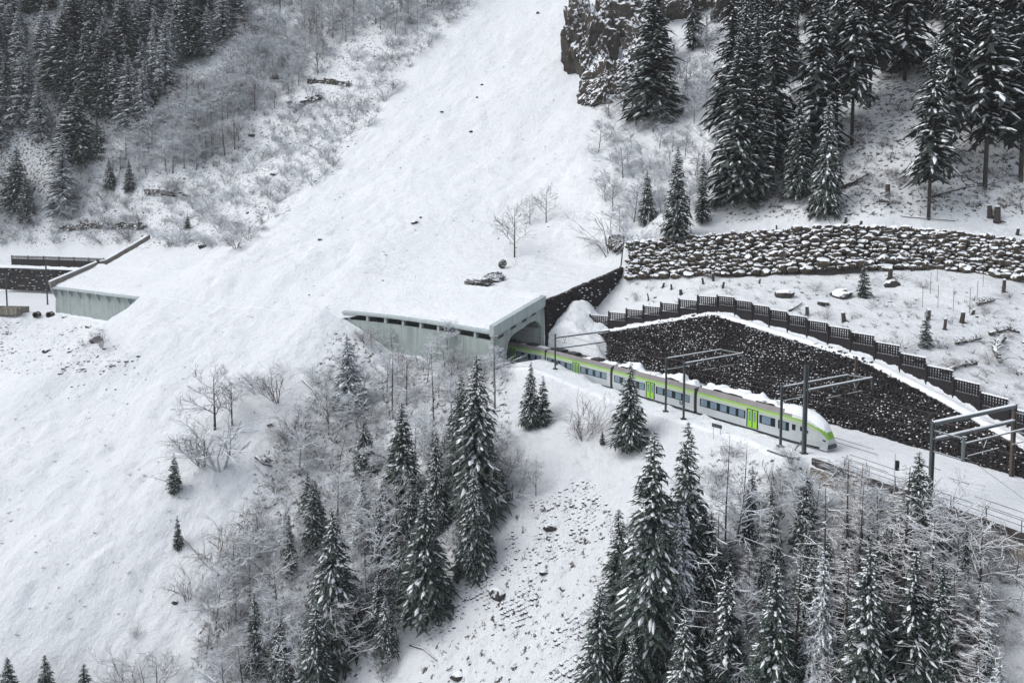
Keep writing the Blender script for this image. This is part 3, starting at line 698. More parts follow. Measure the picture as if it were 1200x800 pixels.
            mb = MB(); mb.box(P(x_end+4.05, sy*.88, 1.35), ax*.28, ny*.1, (0, 0, .10)); kid(mb, 'headlight', 'window_band')
        mb = MB(); mb.box(P(x_end+4.5, 0, .62), ax*.3, ny*.75, (0, 0, .2)); kid(mb, 'coupler_cover', 'train_dark')
        mb = MB(); mb.box(P(x_end+4.15, 0, .40), ax*.45, ny*1.05, (0, 0, .18)); kid(mb, 'snow_plough', 'train_silver')
    return P, body, L, ax, ny
LM = dict(band=[(.7, 7.6), (9.9, 16.5)], win=[(.9, 2.0), (2.8, 3.9), (4.6, 5.7), (6.4, 7.4), (10.2, 11.3), (12.0, 13.1), (13.8, 14.9), (15.4, 16.4)], door=[8.75], eq=[(3.5, 3.2), (12.8, 2.6)], snow=[(.5, 9), (9.2, 17)])
LL = dict(band=[(.9, 8.7), (10.9, 13.3), (13.7, 15.3)], win=[(1.1, 2.2), (2.8, 3.9), (4.5, 5.6), (6.1, 7.1), (7.6, 8.5), (11.3, 12.6), (14.0, 14.8)], door=[9.8], eq=[(5.4, 4.5), (11.5, 2.4)], snow=[(.4, 16.6)])
P1 = car(uB+.2, uC+.3, True, LL, 1.0, 3)
P2 = car(uA+.15, uB+.2, False, LM, .95, 7)
LM3 = dict(LM); LM3['snow'] = [(9.5, 12), (13.8, 17)]; LM3['eq'] = [(2.5, 3.0), (6.5, 2.2), (12.8, 1.6)]
P3 = car(uA-17.2, uA+.15, False, LM3, .5, 11)
P4 = car(uA-34.4, uA-17.2, False, LM3, .25, 13)
# operator's lettering on the middle car
cu = bpy.data.curves.new('lettering', 'FONT'); cu.body = 'bls'; cu.size = .85; cu.extrude = .004; cu.offset = .012
to = bpy.data.objects.new('lettering', cu); COL.objects.link(to); dg = bpy.context.evaluated_depsgraph_get(); me = bpy.data.meshes.new_from_object(to.evaluated_get(dg)); bpy.data.objects.remove(to)
me.materials.clear(); me.materials.append(MAT['window_band']); lt = bpy.data.objects.new('lettering', me); COL.objects.link(lt)
P, body, L_, ax, ny = P2; q = P(14.6, -1.447, .88)
lt.matrix_world = Matrix.Translation(Vector(q))@Matrix(((ax[0], 0, -ny[0], 0), (ax[1], 0, -ny[1], 0), (0, 1, 0, 0), (0, 0, 0, 1)))
lt.parent = body

# ------------------------------------------------------------------ catenary masts
def hbeam(mb, p, h, w=.26):
    p = np.asarray(p, float); c = p+np.array([0, 0, h/2])
    for s_ in (-1, 1): mb.box(c+np.array([s_*w*.42, 0, 0]), (w*.09, 0, 0), (0, w/2, 0), (0, 0, h/2))
    mb.box(c, (w*.34, 0, 0), (0, w*.09, 0), (0, 0, h/2))
def vins(mb, p, t):
    mb.tube([p, p+np.array([t[0]*.5, t[1]*.5, -.85])], .04, 5); mb.tube([p+np.array([t[0], t[1], 0]), p+np.array([t[0]*.5, t[1]*.5, -.85])], .04, 5)
def mast(name, base, top, label, mat='steel', w=.26, group=None):
    r = empty(name, base, label, 'mast', group); m = MB(); hbeam(m, base-np.array([0, 0, .6]), top+.6, w); keep(m.build('post', mat, r))
    m = MB(); m.box(base+np.array([0, 0, .0]), (.4, 0, 0), (0, .4, 0), (0, 0, .08)); keep(m.build('footing', 'concrete_dark', r)); return r
def arm(r, p, n, t, length, z, drop=1.3, thick=.16, snow=True, lower=((.3, .52), (.62, .86)), mat='steel'):
    a = np.r_[p[:2], z]; b = a+np.r_[n, 0]*length
    m = MB(); m.beam(a, b, thick, thick); keep(m.build('crossbeam', mat, r))
    if snow: m = MB(); m.beam(a+np.array([0, 0, thick*.5+.03]), b+np.array([0, 0, thick*.5+.03]), thick*.95, .11); keep(m.build('snow_cap', 'snow_cap', r))
    m = MB(); m.beam(b, b-np.array([0, 0, drop]), .13, .13); keep(m.build('drop_post', mat, r))
    for s0, s1 in lower:
        c, d = a+np.r_[n, 0]*length*s0, a+np.r_[n, 0]*length*s1; dz = np.array([0, 0, drop-.1])
        m = MB(); m.beam(c-dz, d-dz, .07, .07); vins(m, (c+d)/2-np.r_[t, 0]*.4, np.asarray(t)*.9); keep(m.build('registration_arm', 'steel_snow', r))
    return a, b
def at_px(x, y, z=0): return Pz(x, y, z)
c1, t1, n1 = frame(UM1); b1 = np.r_[at_px(650.5, 447)[:2], 0.]
M1 = mast('catenary_mast', np.r_[b1[:2], float(hz(b1[0], b1[1]))], 7.9-float(hz(b1[0], b1[1]))+.3, 'steel catenary mast on the snow mound nearest the gallery portal')
a, b = arm(M1, b1, n1, t1, 12.4, 7.5, 1.2, .2, True, ((.12, .2),)); m = MB(); m.beam(a-np.array([0, 0, 1.9]), b-np.array([0, 0, 1.9]), .16, .16); keep(m.build('crossbeam', 'steel', M1))
m = MB(); hbeam(m, np.r_[b[:2], -.3], 8.0, .26); keep(m.build('far_post', 'steel_rust', M1))
m = MB(); m.box(b1+np.array([.3, 0, 3.2]), (.16, 0, 0), (0, .12, 0), (0, 0, .35)); keep(m.build('switch_box', 'steel', M1))
c2, t2, n2 = frame(UM2); p2a = at_px(780, 482); p2b = at_px(801, 491)
A2 = mast('catenary_mast', p2a, 7.95, 'steel catenary mast left of the close pair in front of the middle train car')
a2, e2 = arm(A2, p2a, n2, t2, 12.0, 7.7, 1.2, .15, True, ())
B2 = mast('catenary_mast', p2b, 8.1, 'steel catenary mast right of the close pair in front of the middle train car')
a3, e3 = arm(B2, p2b, n2, t2, 12.5, 7.8, 1.5, .17)
m = MB(); m.beam(e2, e3, .13, .13); keep(m.build('tie_beam', 'steel_snow', A2))
m = MB(); m.beam(a2-np.array([0, 0, 1.6]), a2-np.array([0, 0, 1.6])+np.r_[n2, 0]*5, .1, .1); keep(m.build('registration_arm', 'steel_snow', A2))
m = MB(); m.beam(p2b-np.array([0, 0, 3.5]), p2b+np.array([0, 0, .2]), .4, .4, up=(1, 0, 0)); keep(m.build('foundation_pile', 'concrete_dark', B2))
p3a = at_px(914.5, 523); p3b = at_px(942, 531); c3, t3, n3 = frame(UM3)
A3 = mast('catenary_mast', p3a, 7.7, 'shorter steel catenary mast standing in front of the leading train car')
a4, e4 = arm(A3, p3a, n3, t3, 13.0, 7.35, 1.2, .15, True, ())
m = MB(); m.beam(a4-np.array([0, 0, 1.7]), a4-np.array([0, 0, 1.7])+np.r_[n3, 0]*5, .1, .1); keep(m.build('registration_arm', 'steel_snow', A3))
B3 = mast('catenary_mast', p3b, 10.6, 'tallest steel catenary mast, right at the train nose', w=.42)
a5, e5 = arm(B3, p3b, n3, t3, 13.0, 7.55, 1.5, .18)
m = MB(); m.beam(e4, e5, .13, .13); keep(m.build('tie_beam', 'steel_snow', A3))
m = MB(); m.beam(p3b+np.r_[-t3*1.3, 0], p3b+np.array([0, 0, 1.9]), .12, .12); keep(m.build('stay', 'steel', B3))
pf = Pz(1001, 498, 0); F3 = mast('catenary_mast', pf, 9.3, 'rusty brown catenary mast against the foot of the stone embankment', 'steel_rust', .3)
p4 = at_px(1090, 586); c4, t4, n4 = frame(UM4); p4 = np.r_[p4[:2], 0]
M4 = mast('catenary_mast', np.r_[p4[:2], -2.6], 10.6, 'thick steel mast of the snow-topped overhead portal outside the railing', w=.34)
a6, e6 = arm(M4, p4, n4, t4, 14.2, 7.75, 1.0, .34, True, ())
a7 = np.r_[p4[:2], 6.1]; e7 = np.r_[e6[:2], 6.1]
m = MB(); m.beam(a7, e7, .26, .26); keep(m.build('crossbeam', 'steel', M4)); m = MB(); m.beam(a7+np.array([0, 0, .18]), e7+np.array([0, 0, .18]), .24, .12); keep(m.build('snow_cap', 'snow_cap', M4))
m = MB(); hbeam(m, np.r_[e6[:2], -.5], 8.5, .34); keep(m.build('far_post', 'steel_rust', M4))
off = t4*3.0
for q in (a7, e7):
    m = MB(); w_ = np.r_[q[:2]+off, 0]
    m.beam(np.r_[q[:2], 7.1], np.r_[w_[:2], 7.1], .12, .12); m.beam(np.r_[q[:2], 5.0], np.r_[w_[:2], 5.0], .12, .12); m.beam(np.r_[w_[:2], 4.9], np.r_[w_[:2], 7.3], .22, .22)
    keep(m.build('bracket', 'steel_snow', M4))
qa = np.r_[a7[:2]+off, 0]; m = MB()
m.beam(qa+np.array([0, 0, 6.6]), np.r_[(e7[:2]+off), 6.6], .14, .14)
for s0, s1 in ((.05, .42), (.58, .95)):
    g0 = qa+np.r_[n4, 0]*14.2*s0; g1 = qa+np.r_[n4, 0]*14.2*s1; m.beam(g0+np.array([0, 0, 5.3]), g1+np.array([0, 0, 5.3]), .08, .08); vins(m, (g0+g1)/2+np.array([0, 0, 6.5])-np.r_[n4, 0]*.5, n4)
keep(m.build('registration_arm', 'steel_snow', M4))
# overhead wires
m = MB()
for vc in (3.6, 7.9):
    for hgt, sag in ((5.6, 0), (7.0, .7)):
        ks = [UP-8, UM1, UM2, UM3, UM4, UMAX-12]
        for i in range(len(ks)-1):
            pts = [W(ks[i]+(ks[i+1]-ks[i])*s, vc, hgt-sag*4*s*(1-s)) for s in np.linspace(0, 1, 7)]; m.tube(pts, .02, 3)
tag(m.build('overhead_wire', 'steel_rust'), 'thin overhead contact wires strung above both tracks between the masts', 'wire')
m = MB(); q = np.r_[qa[:2]+n4*1.0, 5.0]; gd = W(UM4+13, 1.6, .1); m.tube([q, gd], .02, 4); tag(m.build('guy_wire', 'steel'), 'single dark stay wire slanting from the big portal down to the track bed', 'wire')
# two masts far left
for x, yt, yb, lb in ((8.3, 318, 357, 'thin grey mast behind the concrete trough at the far left'), (55.5, 300, 350, 'thin grey mast in front of the dark board fence at the far left')):
    bb = PY(x, yb, 222 if x < 20 else 226); bb = np.r_[bb[:2], float(hz(bb[0], bb[1]))]; hgt = (yb-yt)/850*bb[1]
    r = mast('catenary_mast', bb, hgt, lb, 'steel', .3)
    m = MB(); m.beam(bb+np.array([0, 0, hgt*.82]), bb+np.array([-7, 3, hgt*.80]), .14, .14); keep(m.build('crossbeam', 'steel_snow', r))
# ------------------------------------------------------------------ small trackside things
q = at_px(1047.5, 583)+np.array([.3, .6, 0]); r = empty('signal_lamp', q, 'small black signal box on a thin white post beside the big mast', 'signal')
m = MB(); m.tube([q, q+np.array([0, 0, 4.3])], .035, 6); keep(m.build('post', 'concrete_light', r))
m = MB(); m.box(q+np.array([.22, 0, 3.1]), (.17, 0, 0), (0, .14, 0), (0, 0, .48)); keep(m.build('signal_housing', 'rubber', r))
m = MB(); m.tube([q+np.array([.22, -.15, 3.3]), q+np.array([.22, -.3, 3.3])], .09, 8); keep(m.build('lamp_hood', 'rubber', r))
q = np.array([*Pz(840, 507, 0)[:2], 0]); q[2] = hz(q[0], q[1]); r = empty('notice_board', q, 'small grey board on two legs in the snow below the train', 'sign')
m = MB(); m.box(q+np.array([0, 0, 1.45]), (.62, -.12, -.14), (.02, .03, 0), (0, 0, .24)); keep(m.build('panel', 'steel', r))
for s_ in (-.45, .45): m = MB(); m.tube([q+np.array([s_, 0, -.3]), q+np.array([s_, 0, 1.4])], .03, 5); keep(m.build('leg', 'steel', r))
q = PY(10, 367, 207); q[2] = float(hz(q[0], q[1])); r = empty('concrete_trough', q, 'weathered concrete trough open at the top beside the track at the far left', 'trough')
m = MB(); w_, l_, h_ = 2.2, 4.6, 2.0; ex = unit((1, -.12, 0)); ey = unit((.12, 1, 0))
for s_ in (-1, 1):
    m.box(q+ey*s_*w_+np.array([0, 0, h_/2]), ex*l_, ey*.15, (0, 0, h_/2)); m.box(q+ex*s_*(l_-.15)+np.array([0, 0, h_/2-.01]), ex*.15, ey*(w_-.16), (0, 0, h_/2))
m.box(q+np.array([0, 0, h_-.5]), ex*(l_-.31), ey*(w_-.16), (0, 0, .05)); keep(m.build('trough_shell', 'concrete_tan', r))
m = MB()
for k in range(-2, 3): m.box(q+ex*k*1.75-ey*(w_+.17)+np.array([0, 0, h_/2]), ex*.12, ey*.05, (0, 0, h_/2)) 
keep(m.build('rib', 'concrete_tan', r))
q = PY(52, 366, 205); q[2] = float(hz(q[0], q[1])); r = empty('cable_drum', q, 'pair of dark cable drums with snow beside the far gallery', 'cable drum')
for dx in (-2.2, 1.6):
    m = MB(); 
    for s_ in (-.5, .5): m.tube([q+np.array([dx, s_*1.2, .9]), q+np.array([dx, s_*1.2+.12, .9])], .9, 14)
    m.tube([q+np.array([dx, -.6, .9]), q+np.array([dx, .6, .9])], .5, 12); keep(m.build('reel', 'deadwood', r))
# ------------------------------------------------------------------ trees: prototypes, one unit tall, root at the origin
def spruce_mesh(seed, Rr=.17, base=.06, levels=30, snow=.5, nb=8, droop=.5, needle='needles', ragged=.3, bare=0., dense=1.9):
    r_ = random.Random(seed); m = MB(); levels = int(levels*dense); nb += 2*(dense > 1.5); kw = 1 if dense > 1.5 else 1.5
    for li in range(levels):
        t = (li+r_.random()*.6)/levels; z0 = base+(1-base)*t
        rad = Rr*(1-t)**.8*(.55+.45*min(1, t*5+.4))+.012
        for k in range(int(nb*(1-t*.45))+1):
            a = r_.random()*6.283; L = rad*(1-ragged+ragged*1.6*r_.random()); 
            if r_.random() < bare: continue
            zz = z0+r_.uniform(-.5, .5)/levels; dx, dy = math.cos(a), math.sin(a); sx, sy = -dy, dx
            dr = droop*r_.uniform(.6, 1.3); w = (L*r_.uniform(.10, .18)+.0025)*kw; lift = .25*t
            cen = []; lf = []; rt = []
            for j in range(4):
                s = j/3; q = L*s*(1-.12*s); h = zz+L*((.12+lift)*s-dr*s*s)+(.10*L*s**3)
                ww = w*(.25, 1.0, .8, .12)[j]*r_.uniform(.7, 1.25); cen.append((dx*q, dy*q, h))
                for side, arr in ((1, lf), (-1, rt)):
                    w2 = ww*r_.uniform(.7, 1.3); arr.append((dx*(q+.25*w2)+sx*w2*side, dy*(q+.25*w2)+sy*w2*side, h-w2*r_.uniform(.35, .8)))
            fs = []
            for j in range(3): fs += [(j, j+1, j+5, j+4), (j, j+8, j+9, j+1)]
            m.add(cen+lf+rt, fs, 0)
            for j in range(1, 4):      # hanging twigs
                for side in ((1, -1) if dense > 1.5 else (r_.choice((1, -1)),)):
                    c = cen[j]; tl = w*r_.uniform(.8, 2.2); e = r_.uniform(.2, 1.1)
                    p1 = (c[0]+sx*tl*side+dx*tl*e, c[1]+sy*tl*side+dy*tl*e, c[2]-tl*r_.uniform(.4, 1.1))
                    p0 = cen[j-1]; m.add([c, p0, p1], [(0, 1, 2)], 0)
            for j in (1, 2):
                if r_.random() > snow*1.35: continue
                sw = r_.uniform(.5, 1.0)*min(1, .022/w+.25); sh = r_.uniform(-.25, .25); hh = .08*w+.0022; a_ = []
                for jj, wk in ((j-.1, .5), (j+.35, 1.), (j+.8 if j < 2 else j+.95, .5)):
                    k0 = min(int(jj), 2); f_ = jj-k0; lp = lambda A: [A[k0][i]+(A[k0+1][i]-A[k0][i])*f_ for i in range(3)]
                    c, l, q = lp(cen), lp(lf), lp(rt); 
                    for ss, up_ in ((sw*wk+sh*.5, .3), (sh, 1.4), (-sw*wk+sh*.5, .3)):
                        e_ = l if ss > 0 else q; a_.append(tuple(c[i]+(e_[i]-c[i])*abs(ss)+(hh*up_*wk if i == 2 else 0) for i in range(3)))
                m.add(a_, [(0, 1, 4, 3), (1, 2, 5, 4), (3, 4, 7, 6), (4, 5, 8, 7)], 1)
    m.tube([(0, 0, .94), (0, 0, 1.0)], [.004, .001], 3, 0)
    return m, [needle, 'snow_cap']
def trunk_mesh(r0=.012, top=.97, lean=0, n=6):
    m = MB(); m.tube([(0, 0, -.03), (0, 0, .3), (lean, 0, .65), (lean*1.5, 0, top)], [r0, r0*.8, r0*.45, r0*.12], n); return m
def larch_mesh(seed, Rr=.2, base=.25, n=46, tw=.0045, twigs=7, up=0.):
    r_ = random.Random(seed); m = MB()
    for i in range(n):
        t = i/n; z = base+(1-base)*t; a = r_.random()*6.283; L = Rr*(1-t)**.7*r_.uniform(.4, 1.15)+.01; dx, dy = math.cos(a), math.sin(a)
        P_ = lambda s: (dx*L*s, dy*L*s, z+L*(up*s-.18*s*s+.15*s**3))
        m.tube([P_(0), P_(.5), P_(1)], [tw, tw*.8, tw*.3], 3)
        for k in range(twigs):
            s = r_.uniform(.2, 1); p = P_(s); b = a+r_.choice((-1, 1))*r_.uniform(.5, 1.4); l = L*.38*r_.uniform(.4, 1.1)
            m.tube([p, (p[0]+math.cos(b)*l, p[1]+math.sin(b)*l, p[2]+l*r_.uniform(-.45, .35))], [tw*.7, tw*.25], 3, cap=False)
    return m
def bare_mesh(seed, tw=.006, n1=11, n2=5, n3=4, lean=(0, 0), spread=.55, trunk=True, up=.55, base=.25, arch=0.):
    r_ = random.Random(seed); m = MB(); tr_ = MB()
    def br(p, d, L, r, dep):
        d = unit(d); mid = p+d*L*.5+np.array([r_.uniform(-.1, .1), r_.uniform(-.1, .1), .02])*L
        d2 = unit(d+np.array([r_.uniform(-.35, .35), r_.uniform(-.35, .35), r_.uniform(-.35, .25)-arch])); e = mid+d2*L*.5
        m.tube([p, mid, e], [r, r*.75, r*.35], 3, cap=False)
        if dep > 0:
            for k in range(n2 if dep == 2 else n3):
                s = r_.uniform(.3, 1); q = p+(mid-p)*s*2 if s < .5 else mid+(e-mid)*(s-.5)*2
                dd = d2*.8+np.array([r_.gauss(0, .7), r_.gauss(0, .7), r_.gauss(.05, .5)-arch*.8]); br(q, dd, L*r_.uniform(.35, .6), r*.6, dep-1)
    lx, ly = lean; Pt = lambda s: np.array([lx*s*s, ly*s*s, s*(1-.25*abs(lx)*s)*.88])
    if trunk: tr_.tube([Pt(s) for s in (-.04, .25, .5, .75, 1)], [.016, .012, .009, .006, .002], 5)
    for i in range(n1):
        s = base+(1-base)*i/n1; a = r_.random()*6.283; d = np.array([math.cos(a)*spread, math.sin(a)*spread, up*r_.uniform(.5, 1.3)])
        br(Pt(s), d, r_.uniform(.22, .42)*(1.25-.6*s), tw*(1.6-.8*s), 2)
    return m, tr_
def shrub_mesh(seed, tw=.009, stems=11, n2=6, n3=5, arch=.25):
    r_ = random.Random(seed); m = MB()
    def br(p, d, L, r, dep):
        d = unit(d); mid = p+d*L*.5; d2 = unit(d+np.array([r_.uniform(-.4, .4), r_.uniform(-.4, .4), -arch*r_.random()])); e = mid+d2*L*.5
        m.tube([p, mid, e], [r, r*.75, r*.35], 3, cap=False)
        if dep > 0:
            for k in range(n2 if dep == 2 else n3):
                s = r_.uniform(.3, 1); q = p+(e-p)*s; br(q, d2+np.array([r_.gauss(0, .55), r_.gauss(0, .55), r_.gauss(0, .4)-arch*.5]), L*r_.uniform(.35, .6), r*.6, dep-1)
    for i in range(stems):
        a = r_.random()*6.283; s = r_.uniform(.15, .75); br(np.array([math.cos(a)*.05, math.sin(a)*.05, -.05]), (math.cos(a)*s, math.sin(a)*s, .9), r_.uniform(.55, .95), tw, 2)
    return m
PROTO = {}
hide = []
def proto(kind, parts):
    """parts: list of (name, MB, mats, smooth); kept as mesh data only"""
    L = []
    for nm, mb, mats, sm in parts:
        o = mb.build(nm, mats, None, sm); me = o.data; bpy.data.objects.remove(o); L.append((nm, me))
    PROTO.setdefault(kind, []).append(L)
for i in range(4):
    m, mt = spruce_mesh(10+i, .16+.015*i, .05, 30, .50, 8, .55); proto('spruce', [('trunk', trunk_mesh(), 'bark', True), ('crown', m, mt, False)])
    m, mt = spruce_mesh(30+i, .20+.01*i, .03, 28, .62, 8, .60); proto('spruce_wide', [('trunk', trunk_mesh(), 'bark', True), ('crown', m, mt, False)])
    m, mt = spruce_mesh(50+i, .105, .05, 34, .45, 7, .5); proto('spruce_slim', [('trunk', trunk_mesh(), 'bark', True), ('crown', m, mt, False)])
    m, mt = spruce_mesh(70+i, .17, .02, 24, .95, 7, .6, 'needles_frost'); proto('spruce_frost', [('trunk', trunk_mesh(), 'bark', True), ('crown', m, mt, False)])
    m, mt = spruce_mesh(90+i, .105, .26, 30, .55, 7, .75, 'needles_dark', .85, .28); proto('spruce_tall', [('trunk', trunk_mesh(.0085), 'bark', True), ('crown', m, mt, False)])
    m, mt = spruce_mesh(110+i, .115, .10, 32, .50, 7, .7, 'needles_dark', .7, .15); proto('spruce_dark', [('trunk', trunk_mesh(.008), 'bark', True), ('crown', m, mt, False)])
    m, mt = spruce_mesh(130+i, .24, .02, 16, .28, 8, .35, 'needles'); proto('sapling', [('trunk', trunk_mesh(.018), 'bark', True), ('crown', m, mt, False)])
    proto('larch', [('trunk', trunk_mesh(.011, .98, .01), 'bark', True), ('crown', larch_mesh(150+i, .13+.03*i, .15, 84, .0027, 13), 'twig_brown', True)])
    proto('snag', [('trunk', trunk_mesh(.010, .95, .015), 'bark', True), ('crown', larch_mesh(170+i, .20, .35, 16, .004, 4, .1), 'twig', True)])
    m, t_ = bare_mesh(190+i, .0060, 15, 6, 5); proto('birch', [('trunk', t_, 'bark', True), ('crown', m, 'twig', True)])
    m, t_ = bare_mesh(210+i, .0085, 16, 6, 6, spread=.6); proto('frosttree', [('trunk', t_, 'bark_frost', True), ('crown', m, 'twig_frost', True)])
    m, t_ = bare_mesh(230+i, .006, 12, 5, 4, lean=(.75, .1), arch=.35, up=.2, base=.3); proto('bent', [('trunk', t_, 'bark', True), ('crown', m, 'twig', True)])
    proto('shrub', [('shrub', shrub_mesh(250+i), 'twig', True)]); proto('shrub_dark', [('shrub', shrub_mesh(270+i, .010, 9, 5, 4, .4), 'twig_dark', True)])
    proto('shrub_frost', [('shrub', shrub_mesh(290+i, .013, 10, 5, 4, .3), 'twig_frost', True)]); proto('shrub_brown', [('shrub', shrub_mesh(310+i, .009), 'twig_brown', True)])
CATN = {'spruce': ('spruce_tree', 'spruce'), 'spruce_wide': ('spruce_tree', 'spruce'), 'spruce_slim': ('spruce_tree', 'spruce'), 'spruce_frost': ('spruce_tree', 'spruce'), 'spruce_tall': ('spruce_tree', 'spruce'), 'spruce_dark': ('spruce_tree', 'spruce'), 'sapling': ('spruce_sapling', 'sapling'), 'larch': ('larch_tree', 'larch'), 'snag': ('bare_larch', 'larch'), 'birch': ('birch_tree', 'birch'), 'frosttree': ('frosted_tree', 'tree'), 'bent': ('bent_birch', 'birch'), 'shrub': ('shrub', 'shrub'), 'shrub_dark': ('shrub', 'shrub'), 'shrub_frost': ('shrub', 'shrub'), 'shrub_brown': ('shrub', 'shrub')}
def plant(kind, p, H, label, group=None, wid=1., rot=None, tilt=0., var=None):
    L = PROTO[kind][rnd.randrange(4) if var is None else var]; nm, cat = CATN[kind]; rot = rnd.random()*6.283 if rot is None else rot
    if len(L) == 1: r = bpy.data.objects.new(nm, L[0][1]); COL.objects.link(r)
    else:
        r = bpy.data.objects.new(nm, None); COL.objects.link(r)
        for pn, me in L: o = bpy.data.objects.new(pn, me); COL.objects.link(o); o.parent = r
    r.location = (float(p[0]), float(p[1]), float(p[2])-.01*H); r.rotation_euler = (tilt*rnd.uniform(-1, 1), tilt*rnd.uniform(-1, 1), rot); r.scale = (H*wid, H*wid, H)
    tag(r, label, cat, group); return r
def plant_px(kind, px, yt, yb, label, group=None, wid=1., **k):
    p = cast([px], [yb])[0]
    if np.isnan(p[0]): return None
    dep = p[1]*math.cos(PIT)-(p[2]-28.5)*math.sin(PIT); return plant(kind, p, min((yb-yt)/F*dep, 40), label, group, min(wid, 1.25) if (yb-yt)/F*dep > 24 else wid, **k)
def sample(poly, n, mind=8, seed=1, yw=None):
    r_ = random.Random(seed); xs = [q[0] for q in poly]; ys = [q[1] for q in poly]; out = []; tr_ = 0
    while len(out) < n and tr_ < n*60:
        tr_ += 1; x = r_.uniform(min(xs), max(xs)); y = r_.uniform(min(ys), max(ys))
        if not inpoly(np.array([x]), np.array([y]), poly)[0]: continue
        if any((x-a)**2+(y-b)**2 < mind*mind for a, b in out): continue
        out.append((x, y))
    return sorted(out, key=lambda q: q[1])
def scatter(poly, n, kinds, hrange, label, group, mind=8, seed=1, wid=(1, 1), tilt=.05):
    pts = sample(poly, n, mind, seed); C_ = cast([q[0] for q in pts], [q[1] for q in pts])
    for p in C_:
        if np.isnan(p[0]): continue
        k = rnd.choice(kinds); plant(k, p, rnd.uniform(*hrange), label[k] if isinstance(label, dict) else label, group[k] if isinstance(group, dict) else group, rnd.uniform(*wid), tilt=tilt)

# --- dense forest, upper left
PGC = [(x, y+70 if y > -60 else y) for x, y in PG_CON]
scatter([(-60, -60), (270, -60), (292, 60), (235, 110), (205, 150), (130, 190), (70, 262), (-60, 290)], 78, ['spruce_frost', 'spruce_wide', 'spruce', 'spruce_frost'], (21, 32), 'snow-dusted spruce packed into the dense dark forest at the upper left', 'spruces of the dense forest at the upper left', 14, 2, (1.15, 1.6))
for px, yt, yb, kd, lb in ((175, 78, 136, 'spruce', 'spruce standing alone just right of the dense upper left forest'), (32, 205, 262, 'spruce', 'spruce at the lower left tip of the dense forest, above the far fence'),
        (129, 185, 222, 'spruce_wide', 'small broad spruce left of a close pair above the far gallery'), (152, 188, 225, 'spruce_wide', 'small broad spruce right of a close pair above the far gallery'), (220, 250, 270, 'sapling', 'tiny spruce above the far gallery ridge'),
        (115, 140, 185, 'spruce_wide', 'low snowy spruce below the dense forest edge')):
    plant_px(kd, px, yt, yb, lb)
G1 = 'frosted bare trees on the slope left of the avalanche'
scatter([(250, -60), (600, -60), (555, 5), (490, 40), (400, 60), (330, 130), (250, 200), (120, 210), (200, 130), (290, 60)], 260, ['frosttree', 'frosttree', 'frosttree', 'birch'], (7.5, 13), {'frosttree': 'grey frosted bare tree in the thicket left of the avalanche', 'birch': 'leafless dark-stemmed birch in the thicket left of the avalanche'}, {'frosttree': G1, 'birch': 'leafless birches left of the avalanche'}, 7.5, 3, (1.2, 1.7))
scatter(PG_FROST, 70, ['shrub_frost', 'shrub_frost', 'shrub', 'shrub_frost', 'shrub_dark'], (2.6, 5.5), {'shrub_frost': 'pale frosted shrub on the rough slope left of the avalanche', 'shrub': 'grey-brown leafless shrub on the rough slope left of the avalanche', 'shrub_dark': 'dark leafless shrub on the rough slope left of the avalanche'}, {'shrub_frost': 'frosted shrubs left of the avalanche', 'shrub': 'grey-brown shrubs left of the avalanche', 'shrub_dark': 'dark shrubs left of the avalanche'}, 12, 4, (1.3, 2.0))
